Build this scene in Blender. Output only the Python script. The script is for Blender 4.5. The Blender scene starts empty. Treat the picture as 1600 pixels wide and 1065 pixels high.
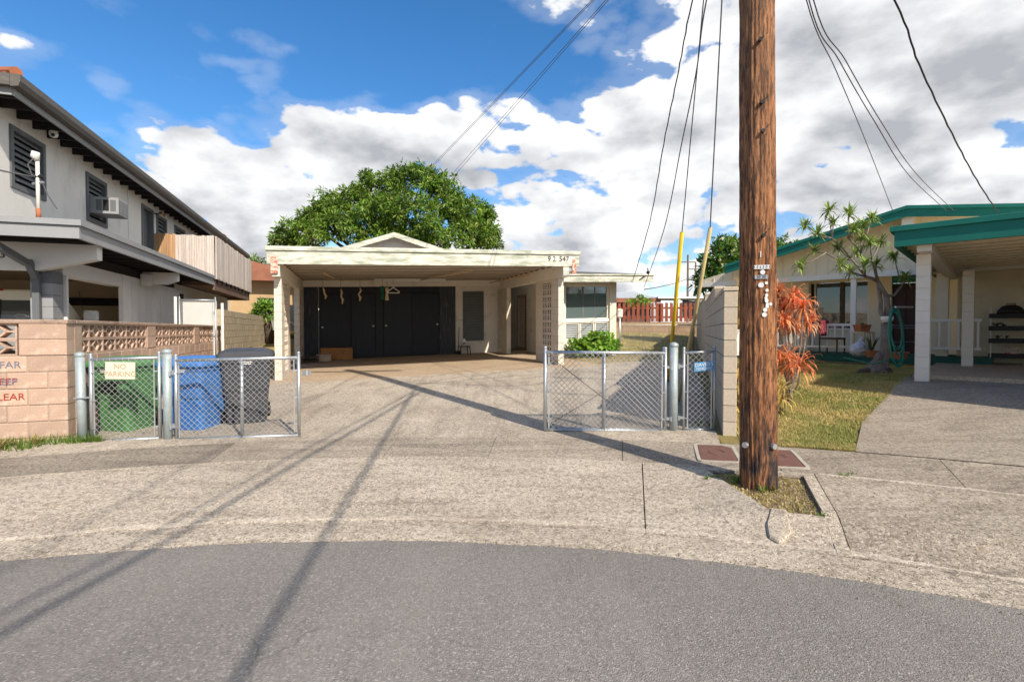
import bpy, math, random
from mathutils import Vector, Matrix
R = math.radians
rng = random.Random(7)
scene = bpy.context.scene
COL = scene.collection

# ---------------------------------------------------------------- camera, sky, sun, exposure
CAM = Vector((0, 0, 1.5)); PITCH = R(1.2)
cd = bpy.data.cameras.new('camera'); cam = bpy.data.objects.new('camera', cd); COL.objects.link(cam)
cam.location = CAM; cam.rotation_euler = (R(90) - PITCH, 0, 0)
cd.sensor_width = 36; cd.lens = 18; cd.clip_end = 3000; cd.clip_start = .05
scene.camera = cam
scene.render.engine = 'CYCLES'; scene.cycles.max_bounces = 12; scene.cycles.diffuse_bounces = 5
scene.view_settings.view_transform = 'Standard'; scene.view_settings.look = 'None'
scene.view_settings.gamma = 1; scene.view_settings.use_curve_mapping = False
scene.view_settings.exposure = 1.6

SUN_EL = R(38.8); SUN_AZ = (0.571, -0.821)
world = bpy.data.worlds.new('World'); scene.world = world; world.use_nodes = True
wn = world.node_tree.nodes; wl = world.node_tree.links
for n in list(wn): wn.remove(n)
def wnode(t, **kw):
    n = wn.new(t)
    for k, v in kw.items(): setattr(n, k, v)
    return n
def wmath(op, a, b=None, c=None, clamp=False):
    n = wn.new('ShaderNodeMath'); n.operation = op; n.use_clamp = clamp
    for i, x in enumerate((a, b, c)):
        if x is None: continue
        if isinstance(x, (int, float)): n.inputs[i].default_value = x
        else: wl.new(x, n.inputs[i])
    return n.outputs[0]
def wrange(v, a, b, c=0, d=1, smooth=True):
    n = wn.new('ShaderNodeMapRange'); n.interpolation_type = 'SMOOTHSTEP' if smooth else 'LINEAR'
    wl.new(v, n.inputs[0])
    for i, x in enumerate((a, b, c, d)): n.inputs[i + 1].default_value = x
    return n.outputs[0]
sky = wnode('ShaderNodeTexSky', sky_type='NISHITA', sun_disc=False)
sky.sun_elevation = SUN_EL; sky.sun_rotation = math.atan2(SUN_AZ[0], SUN_AZ[1])
sky.air_density = 1.0; sky.dust_density = 0.25; sky.ozone_density = 4.0; sky.altitude = 50
hs = wnode('ShaderNodeHueSaturation'); hs.inputs['Saturation'].default_value = 1.25
wl.new(sky.outputs[0], hs.inputs['Color'])
bg1 = wnode('ShaderNodeBackground'); bg1.inputs[1].default_value = 0.060; wl.new(hs.outputs[0], bg1.inputs[0])
tc = wnode('ShaderNodeTexCoord'); sep = wnode('ShaderNodeSeparateXYZ'); wl.new(tc.outputs['Generated'], sep.inputs[0])
zc = wmath('MAXIMUM', sep.outputs[2], 0.0)
# cumulus: noise on the sky dome, flattened towards the horizon
inv = wmath('DIVIDE', 1.0, wmath('ADD', zc, 0.55))
cmb = wnode('ShaderNodeCombineXYZ')
wl.new(wmath('MULTIPLY', sep.outputs[0], inv), cmb.inputs[0]); wl.new(wmath('MULTIPLY', sep.outputs[1], inv), cmb.inputs[1])
wl.new(wmath('MULTIPLY', zc, 1.5), cmb.inputs[2])
def cloud_noise(off, scale, detail, rough, dist=0.0):
    mp = wnode('ShaderNodeMapping'); wl.new(cmb.outputs[0], mp.inputs[0]); mp.inputs['Location'].default_value = off
    n = wnode('ShaderNodeTexNoise'); wl.new(mp.outputs[0], n.inputs['Vector'])
    n.inputs['Scale'].default_value = scale; n.inputs['Detail'].default_value = detail
    n.inputs['Roughness'].default_value = rough; n.inputs['Distortion'].default_value = dist
    return n.outputs[0]
OFF = (3.1, 1.7, 0.4)
big = cloud_noise(OFF, 2.5, 8, 0.57, 0)
lit = cloud_noise((OFF[0] - .05, OFF[1] + .06, OFF[2] - .07), 2.5, 4, 0.53, 0)
core = cloud_noise((9.2, 4.4, 2.2), 3.1, 2, 0.5)
# weather: cloud bank over the eastern half of the sky and low over the horizon, open blue to the west
az = wmath('DIVIDE', sep.outputs[0], wmath('ADD', wmath('ABSOLUTE', sep.outputs[1]), 0.3))
east = wrange(az, -0.13, 0.24)
low = wrange(wmath('SUBTRACT', zc, wmath('MULTIPLY', az, 0.36)), 0.525, 0.405)
bias = wmath('MAXIMUM', east, low)
dens = wmath('ADD', big, wmath('MULTIPLY', wmath('SUBTRACT', bias, 0.5), 0.24))
def wvor(scale, off):
    mp = wnode('ShaderNodeMapping'); wl.new(cmb.outputs[0], mp.inputs[0]); mp.inputs['Location'].default_value = off
    nz = wnode('ShaderNodeTexNoise'); wl.new(mp.outputs[0], nz.inputs['Vector']); nz.inputs['Scale'].default_value = scale * .9; nz.inputs['Detail'].default_value = 1.5
    sc = wnode('ShaderNodeVectorMath', operation='SCALE'); wl.new(nz.outputs[1], sc.inputs[0]); sc.inputs['Scale'].default_value = 1.1 / scale
    ad = wnode('ShaderNodeVectorMath', operation='ADD'); wl.new(mp.outputs[0], ad.inputs[0]); wl.new(sc.outputs[0], ad.inputs[1])
    v = wnode('ShaderNodeTexVoronoi', feature='F1'); wl.new(ad.outputs[0], v.inputs['Vector']); v.inputs['Scale'].default_value = scale
    return v.outputs[0]
v1 = wvor(6.5, (1.3, .2, .8)); v2 = wvor(15, (.4, 2.2, 1.1))
puff = wmath('ADD', wmath('MULTIPLY', wmath('SUBTRACT', 0.44, v1), 0.20), wmath('MULTIPLY', wmath('SUBTRACT', 0.42, v2), 0.10))
dens = wmath('ADD', dens, puff)
cover = wrange(dens, 0.500, 0.545)
wisp = wrange(dens, 0.42, 0.50, 0, 0.16)
covf = wmath('MAXIMUM', cover, wisp)
shade = wmath('ADD', wmath('MULTIPLY', wmath('SUBTRACT', lit, big), 3.0), 0.56)
shade = wmath('SUBTRACT', shade, wmath('MULTIPLY', wrange(dens, 0.56, 0.82), 0.30))
shade = wmath('ADD', shade, wmath('MULTIPLY', wmath('SUBTRACT', core, 0.5), 0.9))
shade = wmath('ADD', shade, wmath('MULTIPLY', puff, 2.6))
shade = wrange(shade, -0.12, 0.86, smooth=False)
ramp = wnode('ShaderNodeValToRGB'); wl.new(shade, ramp.inputs[0])
ramp.color_ramp.elements[0].color = (0.36, 0.375, 0.40, 1); ramp.color_ramp.elements[1].color = (0.90, 0.895, 0.885, 1)
e = ramp.color_ramp.elements.new(0.45); e.color = (0.60, 0.61, 0.63, 1)
bg2 = wnode('ShaderNodeBackground'); bg2.inputs[1].default_value = 0.45; wl.new(ramp.outputs[0], bg2.inputs[0])
mxs = wnode('ShaderNodeMixShader'); wl.new(covf, mxs.inputs[0]); wl.new(bg1.outputs[0], mxs.inputs[1]); wl.new(bg2.outputs[0], mxs.inputs[2])
wo = wnode('ShaderNodeOutputWorld'); wl.new(mxs.outputs[0], wo.inputs[0])

sl = bpy.data.lights.new('sun', 'SUN'); sl.energy = 2.0; sl.angle = R(0.55); sl.color = (1.0, 0.90, 0.77)
sun = bpy.data.objects.new('sun', sl); COL.objects.link(sun)
sdir = Vector((-SUN_AZ[0] * math.cos(SUN_EL), -SUN_AZ[1] * math.cos(SUN_EL), -math.sin(SUN_EL)))
sun.rotation_euler = sdir.to_track_quat('-Z', 'Y').to_euler(); sun.location = (20, -30, 30)

# ---------------------------------------------------------------- helpers
def at(px, py, Y):
    """point of the place at depth Y that the photograph shows at pixel px, py (1600 x 1065)"""
    u = (px - 800) / 800; v = (532.5 - py) / 800
    dy = math.cos(PITCH) + v * math.sin(PITCH); dz = -math.sin(PITCH) + v * math.cos(PITCH)
    k = Y / dy
    return Vector((u * k, Y, 1.5 + dz * k))

class MB:
    def __init__(s): s.v = []; s.f = []
    def add(s, vs, fs):
        o = len(s.v); s.v += [tuple(p) for p in vs]; s.f += [tuple(i + o for i in f) for f in fs]; return s
    def box(s, x0, x1, y0, y1, z0, z1):
        return s.add([(x0,y0,z0),(x1,y0,z0),(x1,y1,z0),(x0,y1,z0),(x0,y0,z1),(x1,y0,z1),(x1,y1,z1),(x0,y1,z1)],
                     [(0,3,2,1),(4,5,6,7),(0,1,5,4),(1,2,6,5),(2,3,7,6),(3,0,4,7)])
    def hexa(s, p):
        return s.add(p, [(0,3,2,1),(4,5,6,7),(0,1,5,4),(1,2,6,5),(2,3,7,6),(3,0,4,7)])
    def bar(s, p0, p1, w, h=None, up=(0,0,1)):
        p0 = Vector(p0); p1 = Vector(p1); d = (p1 - p0).normalized(); h = w if h is None else h
        u = Vector(up); x = d.cross(u)
        if x.length < 1e-4: x = d.cross(Vector((0,1,0)))
        x.normalize(); y = x.cross(d)
        q = [(-w/2,-h/2),(w/2,-h/2),(w/2,h/2),(-w/2,h/2)]
        return s.hexa([p0 + x*a + y*b for a, b in q] + [p1 + x*a + y*b for a, b in q])
    def tube(s, pts, r, n=8, cap=True):
        pts = [Vector(p) for p in pts]; rs = r if isinstance(r, (list, tuple)) else [r] * len(pts)
        rings = []; px = None
        for i, p in enumerate(pts):
            d = (pts[min(i+1, len(pts)-1)] - pts[max(i-1, 0)]).normalized()
            if px is None:
                px = d.cross(Vector((0,0,1)))
                if px.length < 1e-3: px = Vector((1,0,0))
            px = (px - d * px.dot(d)).normalized(); py = d.cross(px)
            rings.append([p + (px*math.cos(6.28319*k/n) + py*math.sin(6.28319*k/n)) * rs[i] for k in range(n)])
        return s.loft(rings, cap)
    def loft(s, rings, cap=True):
        n = len(rings[0]); vs = [p for r in rings for p in r]; fs = []
        for i in range(len(rings)-1):
            for k in range(n):
                a = i*n + k; b = i*n + (k+1) % n; fs.append((a, b, b+n, a+n))
        if cap:
            fs.append(tuple(range(n-1, -1, -1))); fs.append(tuple(range((len(rings)-1)*n, len(rings)*n)))
        return s.add(vs, fs)
    def prism(s, poly, d0, d1, plane='xz'):
        """polygon in plane xz (extruded along y), xy (along z) or yz (along x)"""
        f = {'xz': lambda a, b, c: (a, c, b), 'xy': lambda a, b, c: (a, b, c), 'yz': lambda a, b, c: (c, a, b)}[plane]
        n = len(poly); vs = [f(a, b, d0) for a, b in poly] + [f(a, b, d1) for a, b in poly]
        fs = [tuple(range(n-1, -1, -1)), tuple(range(n, 2*n))] + [(k, (k+1) % n, (k+1) % n + n, k+n) for k in range(n)]
        return s.add(vs, fs)
    def sphere(s, c, r, n=10, m=7, sx=1, sy=1, sz=1):
        c = Vector(c); rings = []
        for i in range(1, m):
            t = math.pi * i / m
            rings.append([c + Vector((math.sin(t)*math.cos(6.28319*k/n)*r*sx, math.sin(t)*math.sin(6.28319*k/n)*r*sy, -math.cos(t)*r*sz)) for k in range(n)])
        return s.loft(rings)
    def map(s, T): s.v = [tuple(T(*p)) for p in s.v]; return s

def mesh_of(mb, name, mat=None, smooth=False):
    me = bpy.data.meshes.new(name); me.from_pydata(mb.v, [], mb.f); me.update()
    if mat: me.materials.append(mat)
    if smooth: me.polygons.foreach_set('use_smooth', [True] * len(me.polygons))
    return me
def tag(o, label=None, cat=None, group=None, kind=None):
    if label: o['label'] = label
    if cat: o['category'] = cat
    if group: o['group'] = group
    if kind: o['kind'] = kind
    return o
def root_loc(p):
    l = Vector((0,0,0))
    while p: l = l + p.location; p = p.parent
    return l
def empty(name, loc, rz=0, label=None, cat=None, group=None):
    o = bpy.data.objects.new(name, None); o.location = loc; o.rotation_euler = (0, 0, rz); o.empty_display_size = .2
    COL.objects.link(o); return tag(o, label, cat, group)
def fixnorm(me):
    import bmesh
    bm = bmesh.new(); bm.from_mesh(me); bmesh.ops.recalc_face_normals(bm, faces=bm.faces); bm.to_mesh(me); bm.free()
def part(name, mb, mat, parent=None, T=None, W=False, smooth=False, fix=True, bevel=0, **kw):
    """one mesh object. T maps the builder's coordinates to world; W = already world. Otherwise local to parent."""
    if T: mb.map(T); W = True
    if W and parent is not None:
        l = root_loc(parent); mb.v = [(x - l.x, y - l.y, z - l.z) for x, y, z in mb.v]
    o = None
    if W and parent is None:   # put the origin at the foot of the thing
        xs = [p[0] for p in mb.v]; ys = [p[1] for p in mb.v]; zs = [p[2] for p in mb.v]
        c = Vector(((min(xs)+max(xs))/2, (min(ys)+max(ys))/2, min(zs)))
        mb.v = [(x - c.x, y - c.y, z - c.z) for x, y, z in mb.v]
    else: c = Vector((0, 0, 0))
    me = mesh_of(mb, name, mat, smooth)
    if fix: fixnorm(me)
    o = bpy.data.objects.new(name, me); COL.objects.link(o); o.location = c
    if parent is not None: o.parent = parent
    if bevel:
        b = o.modifiers.new('bevel', 'BEVEL'); b.width = bevel; b.segments = 1; b.limit_method = 'ANGLE'
    return tag(o, **kw)
def inst(name, me, parent, loc, rz=0, scale=None):
    o = bpy.data.objects.new(name, me); COL.objects.link(o); o.location = loc
    if rz: o.rotation_euler = (0, 0, rz)
    if scale: o.scale = scale
    if parent is not None: o.parent = parent
    return o
def text_part(name, s, size, mat, parent, origin, xdir, ydir, thick=.003, shear=0, sx=1, align='CENTER', **kw):
    cu = bpy.data.curves.new(name, 'FONT'); cu.body = s; cu.size = size; cu.extrude = thick/2; cu.align_x = align; cu.align_y = 'CENTER'; cu.shear = shear
    cu.resolution_u = 3
    t = bpy.data.objects.new('tmp', cu); COL.objects.link(t); bpy.context.view_layer.update()
    me = bpy.data.meshes.new_from_object(t.evaluated_get(bpy.context.evaluated_depsgraph_get()))
    bpy.data.objects.remove(t); bpy.data.curves.remove(cu)
    X = Vector(xdir).normalized(); Y = Vector(ydir).normalized(); N = X.cross(Y)
    l = root_loc(parent) if parent is not None else Vector((0,0,0)); o0 = Vector(origin) - l
    for v in me.vertices:
        c = v.co.copy(); v.co = o0 + X * c.x * sx + Y * c.y + N * c.z
    me.materials.clear(); me.materials.append(mat)
    o = bpy.data.objects.new(name, me); COL.objects.link(o)
    if parent is not None: o.parent = parent
    return tag(o, **kw)

# ---------------------------------------------------------------- materials
def _nodes(name):
    m = bpy.data.materials.new(name); m.use_nodes = True
    nt = m.node_tree; b = nt.nodes['Principled BSDF']; return m, nt, nt.nodes, nt.links, b
def c4(c): return (c[0], c[1], c[2], 1)
def scl(c, k): return tuple(min(1, x * k) for x in c)
class NT:
    def __init__(s, nt): s.nt = nt; s.n = nt.nodes; s.l = nt.links
    def node(s, t): return s.n.new(t)
    def set(s, sock, v):
        if isinstance(v, bpy.types.NodeSocket): s.l.new(v, sock)
        else: sock.default_value = v
    def noise(s, vec, scale, detail=4, rough=.55, dist=0):
        n = s.node('ShaderNodeTexNoise'); s.l.new(vec, n.inputs['Vector'])
        n.inputs['Scale'].default_value = scale; n.inputs['Detail'].default_value = detail; n.inputs['Roughness'].default_value = rough
        n.inputs['Distortion'].default_value = dist; return n.outputs[0]
    def vor(s, vec, scale, feature='F1', out=0):
        n = s.node('ShaderNodeTexVoronoi'); n.feature = feature; s.l.new(vec, n.inputs['Vector']); n.inputs['Scale'].default_value = scale
        return n.outputs[out]
    def rng(s, v, a, b, c=0, d=1):
        n = s.node('ShaderNodeMapRange'); s.l.new(v, n.inputs[0])
        for i, x in enumerate((a, b, c, d)): n.inputs[i+1].default_value = x
        return n.outputs[0]
    def mix(s, f, a, b, mode='MIX'):
        n = s.node('ShaderNodeMixRGB'); n.blend_type = mode
        s.set(n.inputs[0], f); s.set(n.inputs[1], c4(a) if isinstance(a, tuple) else a); s.set(n.inputs[2], c4(b) if isinstance(b, tuple) else b)
        return n.outputs[0]
    def math(s, op, a, b):
        n = s.node('ShaderNodeMath'); n.operation = op; s.set(n.inputs[0], a); s.set(n.inputs[1], b); return n.outputs[0]
    def coord(s, stretch=None, kind='Object', rot=None):
        t = s.node('ShaderNodeTexCoord'); o = t.outputs[kind]
        if stretch or rot:
            m = s.node('ShaderNodeMapping'); s.l.new(o, m.inputs[0])
            if stretch: m.inputs['Scale'].default_value = stretch
            if rot: m.inputs['Rotation'].default_value = rot
            o = m.outputs[0]
        return o
    def bump(s, h, strength, dist=.02):
        n = s.node('ShaderNodeBump'); n.inputs['Strength'].default_value = strength; n.inputs['Distance'].default_value = dist
        s.l.new(h, n.inputs['Height']); return n.outputs[0]
MATS = {}
def mat(name, base, rough=.85, var=.12, vscale=2.5, fine=.08, fscale=45, bump=.25, bscale=90, bdist=.01, metal=0, spec=.3, rnd=0, dirt=None, stretch=None, coat=0):
    """dirt = (colour, low, high, scale): stains where the noise passes from low to high"""
    m, nt, n, l, b = _nodes(name); t = NT(nt)
    c0 = t.coord(); cs = t.coord(stretch) if stretch else c0
    n1 = t.rng(t.noise(cs, vscale, 5), .3, .7); n2 = t.rng(t.noise(cs, fscale, 3), .3, .7)
    col = t.mix(n1, scl(base, 1-var), scl(base, 1+var)); col = t.mix(t.rng(n2, 0, 1, 0, 1), t.mix(1.0, col, scl((1,1,1), 1-fine), 'MULTIPLY'), t.mix(1.0, col, (1,1,1), 'MULTIPLY'))
    if dirt:
        dn = t.rng(t.noise(cs, dirt[3], 7, .62), dirt[1], dirt[2]); col = t.mix(dn, col, tuple(dirt[0]))
    if rnd:
        oi = t.node('ShaderNodeObjectInfo'); h = t.node('ShaderNodeHueSaturation'); l.new(col, h.inputs['Color'])
        l.new(t.rng(oi.outputs['Random'], 0, 1, 1-rnd, 1+rnd), h.inputs['Value']); col = h.outputs[0]
    l.new(col, b.inputs['Base Color'])
    b.inputs['Roughness'].default_value = rough; b.inputs['Metallic'].default_value = metal; b.inputs['Specular IOR Level'].default_value = spec
    if coat: b.inputs['Coat Weight'].default_value = coat
    if bump: l.new(t.bump(t.noise(cs, bscale, 3), bump, bdist), b.inputs['Normal'])
    MATS[name] = m; return m
def leaf_mat(name, c1, c2, c3=None, trans=.35, rough=.45, clump=.9):
    m, nt, n, l, b = _nodes(name); t = NT(nt)
    g = t.node('ShaderNodeNewGeometry'); r = t.node('ShaderNodeValToRGB'); l.new(g.outputs['Random Per Island'], r.inputs[0])
    r.color_ramp.elements[0].color = c4(c1); r.color_ramp.elements[1].color = c4(c2)
    if c3: e = r.color_ramp.elements.new(.85); e.color = c4(c2); r.color_ramp.elements[-1].color = c4(c3)
    hv = t.node('ShaderNodeHueSaturation'); l.new(r.outputs[0], hv.inputs['Color']); l.new(t.rng(t.noise(t.coord(), clump, 3), .35, .65, .62, 1.35), hv.inputs['Value'])
    tr = t.node('ShaderNodeBsdfTranslucent'); l.new(hv.outputs[0], tr.inputs[0]); l.new(hv.outputs[0], b.inputs['Base Color'])
    b.inputs['Roughness'].default_value = rough; b.inputs['Specular IOR Level'].default_value = .3
    mx = t.node('ShaderNodeMixShader'); mx.inputs[0].default_value = trans
    l.new(b.outputs[0], mx.inputs[1]); l.new(tr.outputs[0], mx.inputs[2]); l.new(mx.outputs[0], n['Material Output'].inputs[0])
    MATS[name] = m; return m
def glass_mat(name, tint=(.05,.06,.065), rough=.03):
    m, nt, n, l, b = _nodes(name)
    b.inputs['Base Color'].default_value = c4(tint); b.inputs['Roughness'].default_value = rough; b.inputs['Specular IOR Level'].default_value = .9
    b.inputs['IOR'].default_value = 1.6
    MATS[name] = m; return m
def asphalt_mat():
    m, nt, n, l, b = _nodes('asphalt'); t = NT(nt); c = t.coord()
    sp = t.vor(c, 75, out=1); spv = t.node('ShaderNodeSeparateColor'); l.new(sp, spv.inputs[0])
    col = t.mix(t.rng(t.noise(c, .6, 4), .35, .7), (.195,.180,.163), (.245,.226,.206))
    col = t.mix(t.rng(spv.outputs[0], 0, 1, 0, .55), col, t.mix(spv.outputs[1], (.10,.092,.084), (.35,.325,.295)))
    col = t.mix(t.rng(t.noise(c, 70, 3), .56, .70, 0, .6), col, (.50,.48,.45))
    col = t.mix(t.rng(t.noise(c, 38, 3), .68, .73, 0, .8), col, (.45,.43,.41))
    big = t.noise(c, .22, 3); col = t.mix(t.rng(big, .42, .62, 0, .22), col, (.12,.11,.10)); col = t.mix(t.rng(t.noise(t.coord((1.6,.25,1)), 1.1, 4), .5, .72, 0, .28), col, (.33,.305,.275))
    wv = t.node('ShaderNodeVectorMath'); wv.operation = 'ADD'; nz = t.node('ShaderNodeTexNoise'); l.new(c, nz.inputs['Vector']); nz.inputs['Scale'].default_value = 1.6; nz.inputs['Detail'].default_value = 5; l.new(c, wv.inputs[0]); l.new(nz.outputs[1], wv.inputs[1])
    cr = t.vor(wv.outputs[0], .42, 'DISTANCE_TO_EDGE'); col = t.mix(t.math('MULTIPLY', t.rng(cr, .006, .001), t.rng(t.noise(c, .5, 2), .5, .6, 0, .7)), col, (.05,.045,.04))
    l.new(col, b.inputs['Base Color']); b.inputs['Roughness'].default_value = .9; b.inputs['Specular IOR Level'].default_value = .25
    h = t.math('ADD', t.noise(c, 180, 3), t.math('MULTIPLY', t.vor(c, 110), .8))
    l.new(t.bump(h, .7, .008), b.inputs['Normal']); return m
def concrete_mat(name, c1, c2, dark, dlo=.5, dhi=.72, agg=.6, sw=(.35, 2.2, 1)):
    m, nt, n, l, b = _nodes(name); t = NT(nt); c = t.coord()
    col = t.mix(t.rng(t.noise(c, 1.1, 6, .6), .32, .68), c1, c2)
    sw = t.coord(sw); col = t.mix(t.rng(t.noise(sw, 2.4, 6, .65), dlo, dhi, 0, .55), col, dark)
    col = t.mix(t.rng(t.noise(c, 22, 5, .7), .46, .62, 0, agg), col, scl(dark, .95))
    col = t.mix(t.rng(t.noise(c, 46, 4, .65), .53, .64, 0, .8), col, scl(c2, 1.25))
    col = t.mix(t.rng(t.noise(c, 62, 4, .65), .54, .64, 0, .85), col, scl(dark, .6))
    col = t.mix(t.rng(t.noise(c, .45, 4, .6), .50, .66, 0, .45), col, scl(dark, 1.5)); col = t.mix(t.rng(t.noise(c, 1.7, 5, .65), .64, .74, 0, .35), col, (.40,.26,.14))
    oi = t.node('ShaderNodeObjectInfo'); hv = t.node('ShaderNodeHueSaturation'); l.new(col, hv.inputs['Color']); l.new(t.rng(oi.outputs['Random'], 0, 1, .82, 1.10), hv.inputs['Value']); col = hv.outputs[0]
    l.new(col, b.inputs['Base Color']); b.inputs['Roughness'].default_value = .92; b.inputs['Specular IOR Level'].default_value = .2
    h = t.math('ADD', t.noise(c, 120, 4), t.noise(c, 20, 4)); l.new(t.bump(h, .8, .012), b.inputs['Normal']); return m
def grass_mat(name, green, dry, lo=.40, hi=.62, blades=False):
    m, nt, n, l, b = _nodes(name); t = NT(nt); c = t.coord()
    f = t.rng(t.noise(c, 1.1, 6, .65), lo, hi)
    col = t.mix(f, green, dry); col = t.mix(t.rng(t.noise(c, 30, 4), .4, .65, 0, .5), col, scl(dry, .7))
    if blades:
        g = t.node('ShaderNodeNewGeometry'); col = t.mix(t.rng(g.outputs['Random Per Island'], 0, 1, 0, .7), col, scl(dry, 1.25))
    l.new(col, b.inputs['Base Color']); b.inputs['Roughness'].default_value = .9; b.inputs['Specular IOR Level'].default_value = .15
    l.new(t.bump(t.noise(c, 60, 4), .8, .03), b.inputs['Normal']); return m
def wood_pole_mat():
    m, nt, n, l, b = _nodes('creosoted_pole_wood'); t = NT(nt)
    s1 = t.coord((9, 9, 1.3)); s2 = t.coord((24, 24, 3.0)); c = t.coord()
    g = t.noise(s1, 2.2, 8, .65, .3); f = t.noise(s2, 2, 6, .7, .2); big = t.noise(c, 1.3, 4)
    col = t.mix(t.rng(g, .34, .62), (.17,.066,.03), (.56,.25,.105))
    col = t.mix(t.rng(f, .47, .57, 0, .85), col, (.045,.024,.017))
    col = t.mix(t.rng(t.noise(s2, 3.3, 6, .7), .57, .70, 0, .7), col, (.58,.34,.18))
    sz = t.node('ShaderNodeSeparateXYZ'); l.new(c, sz.inputs[0])
    tar = t.rng(sz.outputs[2], .9, .25); col = t.mix(t.math('MULTIPLY', tar, t.rng(t.noise(t.coord((7,7,2.5)), 1.5, 5), .42, .58)), col, (.035,.032,.034))
    weath = t.rng(sz.outputs[2], 1.8, 4.2, 0, .5); col = t.mix(t.math('MULTIPLY', weath, t.rng(big, .35, .6)), col, (.27,.165,.105))
    l.new(col, b.inputs['Base Color']); b.inputs['Roughness'].default_value = .8; b.inputs['Specular IOR Level'].default_value = .3
    h = t.math('ADD', g, t.math('MULTIPLY', f, .9)); l.new(t.bump(h, 1.0, .03), b.inputs['Normal']); return m
M = {}
M['asphalt'] = asphalt_mat()
M['apron'] = concrete_mat('apron_concrete', (.43,.366,.288), (.585,.51,.41), (.155,.125,.097))
M['walk'] = concrete_mat('sidewalk_concrete', (.33,.28,.22), (.475,.41,.325), (.128,.104,.081), .44, .66)
M['drive'] = concrete_mat('driveway_concrete', (.39,.333,.262), (.535,.465,.37), (.145,.117,.091), .47, .7, sw=(2.4, .4, 1))
M['slab'] = concrete_mat('slab_concrete', (.44,.33,.22), (.52,.41,.29), (.24,.18,.125), .5, .72, .3)
M['ndrive'] = concrete_mat('neighbour_drive_concrete', (.36,.305,.238), (.47,.41,.325), (.165,.135,.105), .46, .7)
M['seam'] = mat('joint_dirt', (.17,.14,.11), .95)
M['soil'] = mat('dry_soil', (.26,.185,.12), .95, .25, 9, .3, 60, .8, 60, .03, dirt=((.42,.34,.2), .5, .62, 24))
M['lawn'] = grass_mat('lawn_soil', (.11,.14,.03), (.33,.25,.10))
M['blades'] = grass_mat('lawn_blades', (.13,.225,.035), (.52,.42,.17), .44, .57, True)
M['dryyard'] = grass_mat('dry_backyard_grass', (.20,.17,.06), (.36,.28,.13), .3, .5)
M['ground'] = grass_mat('far_ground', (.10,.10,.04), (.20,.16,.09))
M['pole'] = wood_pole_mat()
M['salmon'] = mat('salmon_block', (.52,.365,.275), .95, .10, 3, .25, 70, .6, 110, .006, rnd=.13, dirt=((.57,.43,.345), .52, .72, 9))
M['salmon_cap'] = mat('salmon_cap', (.42,.30,.23), .95, .15, 3, .3, 60, .6, 90, .006, dirt=((.16,.12,.10), .52, .7, 5))
M['mortar'] = mat('mortar', (.46,.38,.31), .95, .1, 4, .1, 60, .4)
M['tan'] = mat('tan_block', (.50,.425,.30), .95, .08, 3, .2, 70, .5, 110, .005, rnd=.07, dirt=((.22,.18,.12), .52, .74, 3), stretch=(1,1,.4))
M['tan_r'] = mat('grey_tan_block', (.57,.485,.37), .95, .08, 3, .22, 80, .6, 120, .005, rnd=.06, dirt=((.27,.22,.17), .58, .8, 3), stretch=(1,1,.4))
M['tan_r_mortar'] = mat('grey_tan_mortar', (.25,.21,.17), .95)
M['galv'] = mat('galvanised_steel', (.52,.55,.57), .42, .1, 8, .15, 50, .1, 90, .003, metal=.75, spec=.5, dirt=((.36,.35,.33), .56, .75, 14))
M['galvpost'] = mat('painted_steel_post', (.36,.42,.43), .5, .08, 6, .12, 50, .1, metal=.25, spec=.4, dirt=((.52,.55,.55), .55, .75, 8))
M['wire'] = mat('chain_link_wire', (.50,.50,.50), .45, .1, 10, 0, 40, 0, metal=.6, spec=.5)
M['cable'] = mat('black_cable', (.02,.02,.022), .6, bump=0)
M['cablegrey'] = mat('grey_cable', (.10,.10,.105), .6, bump=0)
M['housewhite'] = mat('weathered_white_paint', (.78,.74,.66), .8, .05, 2, .06, 60, .3, 90, .004, dirt=((.40,.36,.28), .58, .8, 2.2))
M['fascia'] = mat('peeling_fascia_paint', (.70,.68,.59), .75, .06, 2.5, .06, 50, .3, 60, .005, dirt=((.34,.37,.29), .40, .60, 3.6), stretch=(.6,1,3))
M['cmu'] = mat('cream_painted_block', (.70,.63,.53), .85, .05, 2, .08, 70, .45, 90, .004, rnd=.03, dirt=((.38,.31,.23), .6, .8, 2.5))
M['cmuw'] = mat('white_painted_block', (.70,.68,.62), .85, .05, 2, .08, 70, .4, 90, .004, rnd=.03, dirt=((.46,.41,.33), .6, .82, 2.5))
M['deck'] = mat('shade_toned_deck', (.33,.27,.20), .9, .12, 3, .1, 40, .2)  # browner than the ribs: the shade between them is put into the colour
M['holeshade'] = mat('hole_shade_dark', (.05,.045,.04), .95, .1, 5)  # near-black, standing in for the shade inside the screen holes
M['ceiling'] = mat('carport_ceiling_paint', (.80,.76,.68), .8, .05, 2, .05, 40, .2, dirt=((.45,.40,.32), .6, .8, 1.5))
M['navy'] = mat('dark_navy_paint', (.022,.027,.035), .55, .12, 3, .1, 50, .2, 70, .003, rnd=.12, stretch=(6,6,.6))
M['navy2'] = mat('lit_navy_paint', (.050,.060,.072), .65, .2, 3, .2, 50, .3, stretch=(7,7,.8), dirt=((.13,.14,.15), .55, .72, 4))  # lighter copy of the closet navy: the lit panel tone is in the colour
M['knob'] = mat('brass_knob', (.75,.72,.65), .3, bump=0, metal=.6)
M['slat'] = mat('louver_slat', (.20,.22,.22), .45, .1, 4, .1, 40, .05)
M['slatw'] = mat('frosted_louver', (.44,.47,.47), .35, .08, 4, .05, 40, .05)
M['glass'] = glass_mat('window_glass', (.045,.055,.055)); M['glassg'] = glass_mat('greenish_glass', (.10,.14,.14))
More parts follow.
